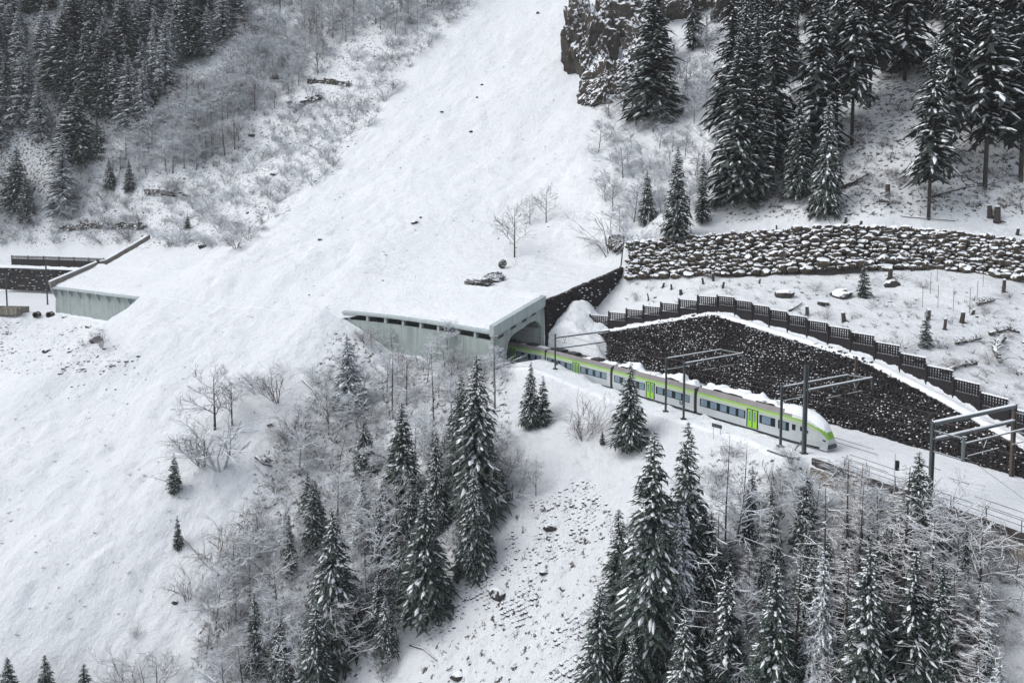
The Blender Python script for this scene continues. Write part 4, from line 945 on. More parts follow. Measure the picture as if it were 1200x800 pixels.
# --- right of the avalanche
for px, yt, yb, kd, lb, w in ((765, -30, 142, 'spruce', 'tall snowy spruce growing against the rock outcrop right of the avalanche', 1.2), (812, -40, 60, 'spruce_dark', 'dark spruce above the gully between outcrop and forest', 1.1),
        (758, 200, 262, 'spruce_wide', 'dark bushy spruce leftmost of the row above the boulder wall', .9), (793, 172, 278, 'spruce', 'pointed spruce with a bare foot, second in the row above the boulder wall', .95), (823, 178, 262, 'spruce_slim', 'thin spruce with a bare trunk, third in the row above the boulder wall', 1.1),
        (862, 40, 242, 'spruce', 'large snow-laden spruce at the left front of the right-hand forest', 1.0), (884, 20, 235, 'spruce_slim', 'tall narrow spruce just behind the front of the right-hand forest', 1.3), (935, 108, 232, 'spruce', 'spruce with white upper boughs left of the bowed snowy one', .9), (968, 112, 250, 'spruce_wide', 'bowed spruce carrying thick white snow on its top', .72),
        (1088, 48, 258, 'spruce_tall', 'broad snowy spruce with a bare lower trunk above the boulder wall path', 1.2), (905, -30, 205, 'spruce_dark', 'dark tall spruce in the left part of the right-hand forest', 1.2), (855, -50, 170, 'spruce_dark', 'dark spruce leftmost at the back of the right-hand forest', 1.2),
        (955, -70, 195, 'spruce_dark', 'dark spruce behind the bowed snowy spruce', 1.2), (998, -120, 170, 'spruce_tall', 'straight bare-trunked spruce left of the snowy clearing', 1.1), (980, -110, 158, 'spruce_tall', 'thin bare-trunked spruce beside the clearing, leftmost of two', .9), (1019, -130, 126, 'spruce_tall', 'short-stemmed dark spruce at the top of the snowy clearing', 1.),
        (1154, -130, 222, 'spruce_tall', 'thickest dark trunk in the right-hand forest, standing on open snow', 1.3), (1136, -120, 145, 'spruce_tall', 'dark spruce behind the thickest trunk', 1.2), (1196, -90, 212, 'spruce_tall', 'dark spruce trunk at the right edge above the boulder wall', 1.2), (1112, -140, 210, 'spruce_tall', 'slender spruce trunk right of the broad snowy spruce', 1.), (1060, -110, 95, 'spruce_dark', 'dark spruce overhanging the top of the snowy clearing', 1.3), (1120, -90, 130, 'spruce_dark', 'dark spruce with white branch tips right of the broad snowy spruce', 1.5), (1180, -120, 150, 'spruce_dark', 'dark spruce in the upper right corner', 1.4),
        (1012, 305, 349, 'sapling', 'small green spruce alone in the white stump field', .9), (1084, 362, 408, 'sapling', 'small dark spruce with brown brush above the fence', .8), (715, 250, 300, 'shrub_dark', 'dark snowy shrub at the left end of the boulder wall', 1.6), (742, 258, 298, 'shrub_frost', 'white snow-laden shrub at the left end of the boulder wall', 1.6)):
    plant_px(kd, px, yt, yb, lb, wid=w)
scatter([(838, -60), (1260, -60), (1260, 20), (1050, 35), (1000, 60), (960, 100), (850, 130)], 66, ['spruce_dark', 'spruce_tall', 'spruce_dark', 'spruce'], (22, 30), 'dark spruce deep in the forest above the boulder wall', 'dark spruces deep in the right-hand forest', 12, 8, (.85, 1.25))
scatter([(1110, 20), (1260, 20), (1260, 140), (1180, 130)], 9, ['spruce_tall', 'spruce_dark'], (22, 28), 'dark spruce in the group at the right edge of the forest', 'spruces at the right edge of the forest', 18, 9, (1.0, 1.3))
scatter(PG_RB, 26, ['frosttree', 'birch', 'frosttree'], (5, 9), {'frosttree': 'frosted bare tree in the gully right of the avalanche', 'birch': 'leafless birch in the gully right of the avalanche'}, {'frosttree': 'frosted trees in the gully right of the avalanche', 'birch': 'birches in the gully right of the avalanche'}, 11, 10, (1.1, 1.5), .15)
scatter(PG_RB, 16, ['shrub', 'shrub_frost'], (2.5, 4.5), {'shrub': 'grey leafless shrub in the gully right of the avalanche', 'shrub_frost': 'pale frosted shrub in the gully right of the avalanche'}, {'shrub': 'grey shrubs in the gully right of the avalanche', 'shrub_frost': 'frosted shrubs in the gully right of the avalanche'}, 11, 11, (1.2, 1.7), .15)
scatter([(780, 60), (850, 40), (850, 200), (800, 170)], 14, ['frosttree'], (7, 11), 'pale frosted tree between the outcrop and the forest edge', 'frosted trees beside the right-hand forest', 12, 12, (1., 1.3))
scatter([(900, 190), (1100, 200), (1200, 230), (1200, 255), (1000, 250), (860, 255)], 16, ['shrub_dark', 'shrub_brown'], (1.2, 2.6), {'shrub_dark': 'dark bare shrub on the forest floor above the boulder wall', 'shrub_brown': 'brown bare shrub on the forest floor above the boulder wall'}, {'shrub_dark': 'dark shrubs on the forest floor', 'shrub_brown': 'brown shrubs on the forest floor'}, 12, 13, (1.3, 1.8))
for px, yt, yb, lb in ((603, 238, 302, 'leftmost of the thin bare birches standing in the avalanche snow'), (640, 218, 262, 'rightmost of the thin bare birches standing in the avalanche snow'), (621, 232, 264, 'slim bare birch between its two neighbours in the avalanche snow'), (718, 205, 248, 'bare birch on the snowy edge right of the avalanche')):
    plant_px('birch', px, yt, yb, lb, wid=1.1)
# --- centre, below the near gallery
for px, yt, yb, kd, lb, w in ((559, 412, 602, 'spruce_wide', 'largest dark spruce in the middle, just below the near gallery', .95), (541, 436, 565, 'spruce', 'slimmer spruce touching the left side of the largest middle one', 1.), (472, 470, 588, 'spruce', 'dark spruce in the thicket below the left end of the near gallery', 1.1), (512, 500, 620, 'spruce_wide', 'dark spruce crowded against the left foot of the largest one', .8),
        (500, 572, 728, 'spruce', 'open-branched spruce with a visible trunk beside the snowy strip', 1.35), (556, 548, 670, 'spruce_wide', 'dense dark spruce with a snowy top standing at the edge of the snowy strip', 1.05), (622, 424, 500, 'spruce_wide', 'spruce cluster on the snow mound right of the near gallery', 1.), (636, 440, 498, 'sapling', 'short dark spruce on the right flank of the mound cluster', .9), (738, 424, 524, 'spruce_wide', 'lone spruce standing in front of the middle train car', 1.25),
        (706, 503, 521, 'sapling', 'tiny spruce left of the lone one in front of the train', 1.), (205, 530, 578, 'sapling', 'small green spruce alone on the wide snowfield at the left', .85), (209, 602, 642, 'sapling', 'little narrow spruce alone, lower of two on the wide snowfield', .7), (392, 590, 765, 'spruce_wide', 'big snow-laden spruce in the lower middle thicket', 1.1), (368, 560, 650, 'spruce', 'spruce above the big snow-laden one in the thicket', 1.1),
        (452, 695, 768, 'spruce_wide', 'low round spruce at the foot of the middle thicket', 1.2), (470, 640, 715, 'spruce', 'small spruce between the thicket and the snowy strip', 1.), (408, 390, 478, 'spruce_frost', 'frosted lone spruce below the left end of the near gallery', 1.7), (340, 600, 680, 'spruce_slim', 'narrow dark spruce in the left part of the middle thicket', 1.2), (300, 690, 790, 'spruce', 'dark spruce at the lower left of the middle thicket', 1.), (372, 700, 830, 'spruce', 'spruce below the big snow-laden one at the picture bottom', 1.1), (425, 560, 640, 'spruce_frost', 'frosted spruce in the heart of the middle thicket', 1.3), (536, 656, 684, 'sapling', 'tiny spruce at the edge of the snowy strip', .8), (445, 600, 690, 'spruce_dark', 'dark thin spruce right of the big snow-laden one', 1.2), (335, 765, 850, 'spruce', 'spruce whose top just rises into the bottom of the picture, mid left', 1.1),
        (12, 766, 845, 'spruce', 'leftmost of three spruce tops in the bottom left corner', 1.2), (56, 768, 850, 'spruce', 'middle of three spruce tops in the bottom left corner', 1.2), (101, 778, 850, 'spruce', 'rightmost of three spruce tops in the bottom left corner', 1.2),
        # lower right
        (763, 500, 785, 'spruce', 'tallest snow-laden spruce at the left of the lower right wood', 1.02), (724, 594, 745, 'spruce', 'feathery spruce leftmost in the lower right wood', 1.15), (702, 682, 840, 'spruce', 'spruce at the lower left corner of the lower right wood', 1.2), (803, 494, 700, 'spruce', 'spruce just right of the tallest one in the lower right wood', 1.05), (797, 588, 800, 'spruce_frost', 'greyish frosted spruce in the lower right wood', 1.), (800, 710, 905, 'spruce_wide', 'snow-striped spruce top at the bottom between its taller neighbours', 1.), (850, 655, 850, 'spruce_dark', 'dark spruce behind the dead pole in the lower right wood', 1.2), (905, 656, 880, 'spruce', 'white-tipped spruce at the bottom right of the dead pole', 1.1),
        (1012, 638, 880, 'spruce', 'big snowy spruce in the middle of the lower right wood', 1.15), (943, 552, 640, 'spruce_wide', 'green spruce just below the track footing wall', 1.), (1097, 662, 850, 'spruce_slim', 'narrow snow-caked spruce near the right end of the lower wood', 1.4), (1128, 618, 720, 'spruce_slim', 'slim spruce at the top right of the lower wood, below the tan wall', 1.), (1066, 640, 860, 'spruce_dark', 'thin dark spruce beside the big snowy one', 1.3), (880, 545, 612, 'spruce_dark', 'small dark spruce below the train at the notice board', 1.2), (960, 640, 850, 'spruce_frost', 'frosted spruce left of the big snowy one', .95), (740, 745, 900, 'spruce', 'spruce top at the bottom edge under the feathery one', 1.), (1165, 760, 920, 'spruce_frost', 'frosted spruce top in the bottom right corner', 1.)):
    plant_px(kd, px, yt, yb, lb, wid=w)
for px, yt, yb, kd, lb, w in ((836, 588, 830, 'snag', 'tall nearly bare dark pole of a larch in the lower right wood', 1.), (965, 555, 800, 'snag', 'bare larch with long white branches below the track footing', 1.1), (990, 535, 745, 'larch', 'feathery larch rising in front of the track bed', 1.1), (1052, 535, 800, 'larch', 'feathery larch rising in front of the tan wall', 1.2), (1140, 690, 905, 'larch', 'larch at the right end of the lower wood', 1.6), (930, 620, 840, 'snag', 'bare leaning larch between the pole and the big snowy spruce', 1.), (1002, 560, 760, 'larch', 'second feathery larch close behind the first below the train nose', 1.1), (1085, 600, 820, 'larch', 'grey larch under the big catenary mast', 1.2), (870, 520, 640, 'snag', 'thin bare stem right of the notice board', 1.), (850, 505, 640, 'snag', 'thin bare stem left of the notice board', .9), (985, 640, 860, 'larch', 'low grey larch left of the big snowy spruce', 1.3), (1115, 660, 850, 'larch', 'grey larch behind the snow-caked narrow spruce', 1.3),
        (460, 395, 490, 'snag', 'thin leafless stem below the long gallery wall, leftmost', 1.), (508, 400, 500, 'snag', 'thin leafless stem below the middle of the gallery wall', 1.), (580, 385, 480, 'snag', 'thin leaning stem in front of the portal pier', 1.), (1050, 590, 760, 'birch', 'leafless birch below the tan wall', 1.)):
    plant_px(kd, px, yt, yb, lb, wid=w)
L5 = {'birch': 'leafless birch in the thicket below the near gallery', 'bent': 'birch bowed over by snow in the thicket below the near gallery', 'frosttree': 'frosted bare tree in the thicket below the near gallery', 'shrub': 'grey shrub in the thicket below the near gallery', 'shrub_frost': 'frosted shrub in the thicket below the near gallery', 'shrub_dark': 'dark shrub in the thicket below the near gallery'}
G5 = {k: {'birch': 'birches', 'bent': 'bowed birches', 'frosttree': 'frosted trees', 'shrub': 'grey shrubs', 'shrub_frost': 'frosted shrubs', 'shrub_dark': 'dark shrubs'}[k]+' below the near gallery' for k in L5}
scatter([(400, 440), (540, 440), (560, 520), (520, 640), (460, 740), (430, 815), (230, 830), (250, 720), (300, 620), (360, 540)], 64, ['birch', 'frosttree', 'bent', 'birch'], (5.5, 10), L5, G5, 11, 20, (1., 1.4), .12)
scatter(PG_MID, 80, ['shrub', 'shrub_frost', 'shrub_dark', 'shrub'], (2.2, 4.2), L5, G5, 13, 21, (1.2, 1.7), .12)
scatter([(400, 520), (560, 520), (520, 640), (460, 720), (420, 800), (300, 800), (280, 700), (350, 580)], 15, ['spruce', 'spruce_wide', 'spruce_dark', 'spruce_frost'], (5, 10), 'snow-speckled spruce among bare trees in the thicket below the near gallery', 'spruces in the thicket below the near gallery', 20, 23, (1., 1.25))
scatter([(780, 660), (960, 640), (1060, 660), (1140, 720), (1140, 860), (720, 860), (740, 760)], 42, ['spruce', 'spruce_slim', 'spruce_dark', 'spruce'], (6, 12), 'dark spruce among bare trees in the crowded lower right wood', 'dark spruces in the crowded lower right wood', 16, 24, (1., 1.25))
scatter([(400, 400), (470, 415), (590, 432), (590, 470), (430, 470)], 18, ['frosttree', 'birch'], (3.5, 6.5), {'frosttree': 'low frosted tree right under the gallery wall', 'birch': 'low leafless birch right under the gallery wall'}, {'frosttree': 'frosted trees under the gallery wall', 'birch': 'birches under the gallery wall'}, 10, 22, (1.1, 1.4))
for px, yt, yb, kd, lb, w in ((252, 432, 505, 'birch', 'bare birch leaning over the snowfield left of the thicket', 1.5), (258, 480, 548, 'shrub_frost', 'big frosted shrub below the leaning birch on the snowfield', 1.4), (238, 490, 545, 'shrub', 'grey shrub on the snowfield beside the frosted one', 1.3), (272, 440, 500, 'birch', 'second bare birch on the snowfield above the frosted shrub', 1.2), (325, 425, 470, 'shrub', 'rounded shrub on the snow left of the gallery thicket', 1.6), (355, 470, 515, 'shrub_dark', 'dark bowed shrub on the snow below the gallery end', 1.5), (300, 430, 460, 'shrub_frost', 'small pale shrub left of the rounded one', 1.6), (250, 600, 665, 'shrub_brown', 'brownish shrub on the lower snowfield edge', 1.), (222, 665, 700, 'shrub_dark', 'dark low shrub at the tip of a bowed twig on the snowfield', 1.6), (160, 735, 750, 'shrub', 'tiny tuft of twigs on the bottom snowfield', 1.4), (100, 395, 407, 'shrub_dark', 'small twig tuft on the scree below the far gallery', 1.4), (120, 383, 408, 'shrub', 'thin brushy shrub below the far gallery wall', 1.), (685, 465, 515, 'shrub_brown', 'bare tan shrub on the snow strip left of the lone spruce', 1.3), (678, 495, 515, 'shrub', 'small shrub at the foot of the bare tan one', 1.4), (628, 540, 580, 'birch', 'thin leafless sapling on the snow strip', 1.), (600, 545, 585, 'shrub_dark', 'dark shrub at the left edge of the snow strip', 1.5), (160, 770, 830, 'shrub', 'shrub at the bottom edge left of the thicket', 1.4), (185, 762, 830, 'birch', 'bare birch at the bottom edge of the snowfield', 1.)):
    plant_px(kd, px, yt, yb, lb, wid=w)
L6 = {'larch': 'grey larch in the crowded lower right wood', 'birch': 'leafless birch in the crowded lower right wood', 'bent': 'snow-bowed birch in the crowded lower right wood', 'frosttree': 'frosted bare tree in the crowded lower right wood', 'spruce_slim': 'slim spruce in the crowded lower right wood', 'shrub': 'grey shrub on the floor of the lower right wood', 'shrub_frost': 'frosted shrub on the floor of the lower right wood', 'shrub_brown': 'brown shrub on the floor of the lower right wood'}
G6 = {k: k.replace('_', ' ')+' plants of the lower right wood' for k in L6}
scatter([(960, 640), (1060, 660), (1150, 720), (1150, 860), (860, 860), (840, 740)], 22, ['larch', 'birch', 'larch', 'spruce_slim'], (6.5, 10), L6, G6, 17, 30, (1.1, 1.4), .06)
scatter([(770, 640), (860, 600), (960, 610), (1060, 640), (1140, 700), (1150, 840), (700, 850), (715, 770)], 28, ['birch', 'bent', 'frosttree'], (5, 9), L6, G6, 12, 31, (1.1, 1.4), .12)
scatter([(830, 560), (980, 590), (1040, 590), (1110, 650), (1190, 690), (1170, 850), (760, 850), (770, 700)], 62, ['shrub', 'shrub_frost', 'shrub_brown', 'shrub'], (1.6, 3.4), L6, G6, 14, 32, (1.2, 1.7), .12)
def thicket(polys, n, kinds, hr, label, seed, mats, mind=6.5, wd=(1.3, 2.), name='thicket'):
    r_ = random.Random(seed); VS, FS, MS, k0 = [], [], [], 0; base = []
    for me in kinds:
        v = np.empty(len(me.vertices)*3); me.vertices.foreach_get('co', v); f, mi = [], []
        for p in me.polygons:
            q = tuple(p.vertices)
            if len(q) > 4: continue
            f.append(q if len(q) == 4 else q+(-1,)); mi.append(p.material_index)
        base.append((v.reshape(-1, 3), np.array(f), np.array(mi)))
    pts = []
    for poly, w in polys: pts += sample(poly, int(n*w), mind, seed)
    for p in cast([q[0] for q in pts], [q[1] for q in pts]):
        if np.isnan(p[0]): continue
        v, f, mi = base[r_.randrange(len(base))]; a = r_.random()*6.283; h = r_.uniform(*hr); w = h*r_.uniform(*wd); c, s_ = math.cos(a)*w, math.sin(a)*w
        VS.append(np.stack([v[:, 0]*c-v[:, 1]*s_+p[0], v[:, 0]*s_+v[:, 1]*c+p[1], v[:, 2]*h+p[2]], 1)); FS.append(np.where(f < 0, -1, f+k0)); MS.append(mi); k0 += len(v)
    V = np.concatenate(VS); F_ = np.concatenate(FS); M_ = np.concatenate(MS); cnt = np.where(F_[:, 3] < 0, 3, 4); flat = F_.ravel(); flat = flat[flat >= 0]
    me = bpy.data.meshes.new(name); me.vertices.add(len(V)); me.vertices.foreach_set('co', V.ravel()); me.loops.add(len(flat)); me.loops.foreach_set('vertex_index', flat.astype(np.int32)); me.polygons.add(len(F_))
    me.polygons.foreach_set('loop_start', np.r_[0, np.cumsum(cnt)[:-1]].astype(np.int32)); me.polygons.foreach_set('loop_total', cnt.astype(np.int32)); me.polygons.foreach_set('material_index', M_.astype(np.int32))
    for mt in mats: me.materials.append(MAT[mt])
    if len(mats) == 1: me.polygons.foreach_set('use_smooth', np.ones(len(F_), bool))
    me.update(); o = bpy.data.objects.new(name, me); COL.objects.link(o); tag(o, label, name.replace('_', ' '), kind='stuff')
LOWP = []
for i in range(3):
    m, mt = spruce_mesh(700+i, .16, .04, 22, .8, 7, .6, 'needles_frost', dense=1.0); o = m.build('tk', mt, None); LOWP.append(o.data); bpy.data.objects.remove(o)
thicket([([(-60, -60), (300, -60), (292, 40), (225, 90), (160, 130), (80, 150), (-60, 170)], 1)], 80, LOWP, (18, 26), 'closed mass of snow-dusted spruces filling the back of the upper left forest', 60, ['needles_frost', 'snow_cap'], 12, (1.1, 1.5), 'forest')
TK = []
for i in range(5):
    o = shrub_mesh(500+i, .015, 8, 5, 4, .3).build('tk', 'twig', None); TK.append(o.data); bpy.data.objects.remove(o)
thicket([(PG_FROST, 1)], 480, TK, (2.4, 5), 'pale frosted thicket covering the rough slope left of the avalanche', 61, ['twig_frost'], 6)
thicket([(PG_FROST, 1)], 300, TK, (1.8, 3.8), 'grey-brown thicket on the rough slope left of the avalanche', 62, ['twig'], 7)
thicket([(PG_MID, 1)], 100, TK, (1.6, 3.6), 'dark grey low thicket below the near gallery', 65, ['twig_dark'], 8)
thicket([([(850, 180), (1210, 180), (1210, 255), (850, 258)], 1)], 60, TK, (.8, 2.2), 'dark bare scrub on the forest floor above the boulder wall', 66, ['twig_dark'], 9)
thicket([(PG_MID, 1)], 70, TK, (1.6, 3.2), 'frosted low thicket below the near gallery', 63, ['twig_frost'], 7)
thicket([(PG_LR, 1)], 60, TK, (1.2, 2.4), 'frosted low thicket in the lower right wood', 64, ['twig_frost'], 9)
thicket([(PG_LR, 1)], 90, TK, (1.2, 2.6), 'dark low thicket in the lower right wood', 67, ['twig_dark'], 9)
# --- brush along the tan wall
scatter([(1020, 575), (1190, 660), (1190, 680), (1090, 640), (1010, 590)], 18, ['shrub_brown', 'shrub'], (1.3, 2.6), {'shrub_brown': 'brown brush against the tan bench wall', 'shrub': 'grey brush against the tan bench wall'}, {'shrub_brown': 'brown brush along the tan wall', 'shrub': 'grey brush along the tan wall'}, 8, 33, (1.1, 1.4))

# ------------------------------------------------------------------ undergrowth, scree, rocks
def undergrowth(name, polys, n, hr, mat, label, seed):
    r_ = random.Random(seed); m = MB(); pts = []
    for poly, w in polys: pts += sample(poly, int(n*w), 2.2, seed)
    C_ = cast([q[0] for q in pts], [q[1] for q in pts])
    for p in C_:
        if np.isnan(p[0]): continue
        h = r_.uniform(*hr)
        for k in range(r_.randint(5, 9)):
            a = r_.random()*6.283; l = h*r_.uniform(.5, 1.2); e = r_.uniform(.3, 1.3); q = np.array([math.cos(a)*e*l, math.sin(a)*e*l, l*r_.uniform(.3, .9)])
            m.tube([p, p+q*.55+np.array([0, 0, .1*l]), p+q], [.03, .025, .008], 3, cap=False)
            b = a+r_.uniform(-1, 1); m.tube([p+q*.5, p+q*.5+np.array([math.cos(b), math.sin(b), .3])*l*.45], [.02, .008], 3, cap=False)
    tag(m.build(name, mat, None, True), label, name.replace('_', ' '), kind='stuff')
undergrowth('undergrowth', [(PG_FROST, .55), (PG_CON, .2), (PG_RB, .12), ([(800, 60), (1200, 60), (1200, 250), (840, 255)], .25)], 1700, (.7, 1.8), 'twig_dark', 'dark twiggy undergrowth poking through snow on the upper slopes', 40)
undergrowth('undergrowth', [(PG_MID, .5), (PG_LR, .5)], 1100, (.5, 1.2), 'twig_dark', 'dark twiggy undergrowth poking through snow on the lower slope', 41)
undergrowth('dry_stalks', [([(1020, 572), (1200, 655), (1200, 690), (1090, 645), (1000, 590)], 1)], 240, (.5, 1.1), 'twig_brown', 'brown dry stalks at the foot of the tan bench wall', 42)
def scree(name, polys, n, rr_, label, seed, sparse=1.0):
    r_ = random.Random(seed); m = MB(); pts = []
    for poly, w in polys: pts += [(r_.uniform(min(q[0] for q in poly), max(q[0] for q in poly)), r_.uniform(min(q[1] for q in poly), max(q[1] for q in poly))) for _ in range(int(n*w*2.2))]; pts = [q for q in pts if inpoly(np.array([q[0]]), np.array([q[1]]), poly)[0] or q in ()] if len(polys) == 1 else pts
    if len(polys) > 1: pts = [q for q in pts if any(inpoly(np.array([q[0]]), np.array([q[1]]), pl)[0] for pl, _ in polys)]
    C_ = cast([q[0] for q in pts], [q[1] for q in pts])
    ok = fbm(C_[:, 0]/5, C_[:, 1]/5, 3) > -.12
    for i, p in enumerate(C_):
        if np.isnan(p[0]) or not ok[i]: continue
        r0 = rr_[0]+(rr_[1]-rr_[0])*r_.random()**3; boulder(m, p+np.array([0, 0, r0*.05]), r0, (1.2, .9, .7), seed*1000+i, ICO1, .2)
    tag(m.build(name, 'rock'), label, 'stones', kind='stuff')
scree('scree_stones', [(PG_SCREE, 1)], 3000, (.08, .34), 'small dark scree stones showing through snow on the lower snowy strip', 50)
scree('scree_stones', [(PG_SCR2, .5), ([(40, 430), (190, 420), (200, 470), (110, 500)], .12)], 420, (.12, .5), 'small dark stones in the snow below the far gallery', 51)
scree('scree_stones', [(PG_FIELD, 1)], 170, (.12, .4), 'scattered small stones in the white stump field', 52)
scree('scree_stones', [(PG_FROST, 1)], 420, (.2, .8), 'scattered dark stones on the slope left of the avalanche', 53)
scree('scree_stones', [([(400, 150), (640, 20), (690, 250), (600, 330), (300, 360)], 1)], 60, (.12, .35), 'few small stones lying on the avalanche snow', 54)
def rock(px, py, r, label, cat='rock', sc=(1.3, .9, .7), seed=0, group=None, matn='rock', base=ICO2, name='rock', sink=.25):
    p = cast([px], [py])[0]; m = MB(); boulder(m, (0, 0, 0), r, sc, seed, base, .5); o = m.build(name, matn); o.location = (p[0], p[1], p[2]+r*sink*.5); tag(o, label, cat, group); return o
for i, (px, py, r, lb) in enumerate(((552, 155, .8, 'small dark rock high on the avalanche, above a cluster'), (630, 16, .9, 'dark rock near the top of the avalanche'), (518, 132, .7, 'small rock left on the upper avalanche'), (565, 100, .7, 'small pointed rock on the upper avalanche, near the middle'), (559, 115, .5, 'tiny rock just below the pointed one on the upper avalanche'), (486, 262, .9, 'largest stone of the little cluster in the middle of the avalanche'), (493, 256, .5, 'upper stone of the little cluster in the middle of the avalanche'), (375, 282, .6, 'small rock at the left rim of the avalanche'), (340, 122, 1.5, 'dark rock among shrubs left of the upper avalanche'), (238, 290, 1.3, 'dark rock on the slope above the buried line'), (322, 205, 1.3, 'rock at the avalanche rim below the frosted thicket'), (295, 160, 1.2, 'rock half covered by snow in the frosted thicket'), (112, 400, 1.5, 'dark rock on the snow below the far gallery'), (75, 372, .8, 'dark low stone below the far gallery wall'), (103, 384, .9, 'long dark stone beside the low one under the far gallery'), (54, 412, 1.1, 'dark stones below the concrete trough'), (162, 418, .5, 'small stone on the snowfield right of the scree'), (1180, 482, 1.0, 'dark rock behind the right end of the fence'), (965, 358, 1.1, 'rounded dark rock above the fence'), (920, 348, 1.5, 'brown rock with brush above the fence'), (985, 348, 1.8, 'largest brown rock beside the small green spruce'), (1045, 335, 1.3, 'dark uprooted stump clump in the white field'), (645, 623, .8, 'dark rock on the upper scree of the snowy strip'), (638, 672, .6, 'pointed dark rock on the scree'), (582, 697, 1.1, 'dark curved rock at the left edge of the scree'), (535, 797, .8, 'dark rock at the bottom of the snowy strip'), (1186, 722, .55, 'small black rock alone on the snow at the right edge'), (310, 545, 1.0, 'dark rock on the snow left of the middle thicket'), (318, 500, .7, 'dark rock above the left edge of the middle thicket'), (205, 708, .5, 'small rock by the bowed twig on the snowfield'))):
    rock(px, py, r, lb, seed=300+i)
# bare ground torn open by the avalanche
# cliffs
def cliff(px, py, sz, label, seed, name='rock_outcrop'):
    import bmesh
    p = cast([px], [py])[0]-np.array([0, 3, sz[2]*.05]); bm = bmesh.new(); bmesh.ops.create_icosphere(bm, subdivisions=6, radius=1); v = np.array([x.co[:] for x in bm.verts]); f = [tuple(q.index for q in x.verts) for x in bm.faces]; bm.free()
    rr = np.random.RandomState(seed)
    for _ in range(9):
        d = unit(rr.randn(3)*np.array([1, 1, .6])); h = rr.uniform(.55, .92); s = v@d; v = v-np.outer(np.maximum(s-h, 0), d)
    n = fbm(v[:, 0]*2.3+seed, v[:, 1]*2.3+v[:, 2]*1.1, 4, ridg=True); n2 = fbm(v[:, 0]*7+seed, v[:, 2]*5+v[:, 1]*4, 3)
    n3 = fbm(v[:, 0]*16+seed, v[:, 2]*9+v[:, 1]*9, 3, ridg=True); v = v*(1+.30*n+.15*n2+.05*n3)[:, None]*np.array(sz); m = MB(); m.add(v, f); o = m.build(name, 'cliff'); o.location = tuple(map(float, p)); tag(o, label, 'rock outcrop'); return o
cliff(694, 68, (10, 9, 21), 'brown cliff with a sheer left face at the right rim of the upper avalanche', 1)
cliff(715, 108, (9, 7, 8), 'snow-plastered rock knob below the sheer brown cliff', 2)
cliff(738, 30, (16, 10, 22), 'upper rock mass behind the sheer brown cliff', 3)
cliff(760, 75, (9, 7, 14), 'rock rib half hidden behind the tall spruce', 4)
cliff(815, 5, (13, 9, 9), 'brown rock band at the top edge above the gully', 5)
cliff(870, 2, (12, 8, 9), 'brown rock band at the top edge beside the forest', 6)
cliff(722, 285, (2.4, 2, 1.8), 'low rock under the shrubs at the left end of the boulder wall', 7)
# dry stone terraces left
def terrace(pts, h, label):
    P_ = cast([q[0] for q in pts], [q[1] for q in pts]); m = MB(); L = np.r_[0, np.cumsum(np.linalg.norm(np.diff(P_[:, :2], axis=0), axis=1))]; s = 0
    while s < L[-1]:
        c = np.array([np.interp(s, L, P_[:, k]) for k in range(3)]); c2 = np.array([np.interp(min(s+.5, L[-1]), L, P_[:, k]) for k in range(3)]); t = unit((c2-c)[:2]+1e-6); t = unit(t+rs.uniform(-.3, .3, 2)); z = -.3
        while z < h+rs.uniform(-.6, .3):
            stone(m, c+np.array([0, -.25, z+.2]), np.r_[t, 0]*.62, np.r_[-t[1], t[0], 0]*.55, np.array([0, 0, .30]), jit=.35); z += .5
        s += 1.0
    o = m.build('dry_stone_wall', 'cliff'); tag(o, label, 'wall')
terrace([(72, 272), (110, 268), (172, 268)], 1.5, 'low dry stone wall above the far gallery, lowest on the slope')
terrace([(172, 228), (195, 229), (222, 233)], 1.3, 'short dry stone wall right of the small broad spruces')
terrace([(345, 132), (360, 122), (378, 118)], 1.8, 'slanting broken rock wall among the frosted trees')
terrace([(362, 98), (385, 98), (412, 101)], 1.3, 'level broken wall high in the frosted thicket')
terrace([(318, 96), (336, 95)], 1.2, 'short wall fragment left of the level broken wall')
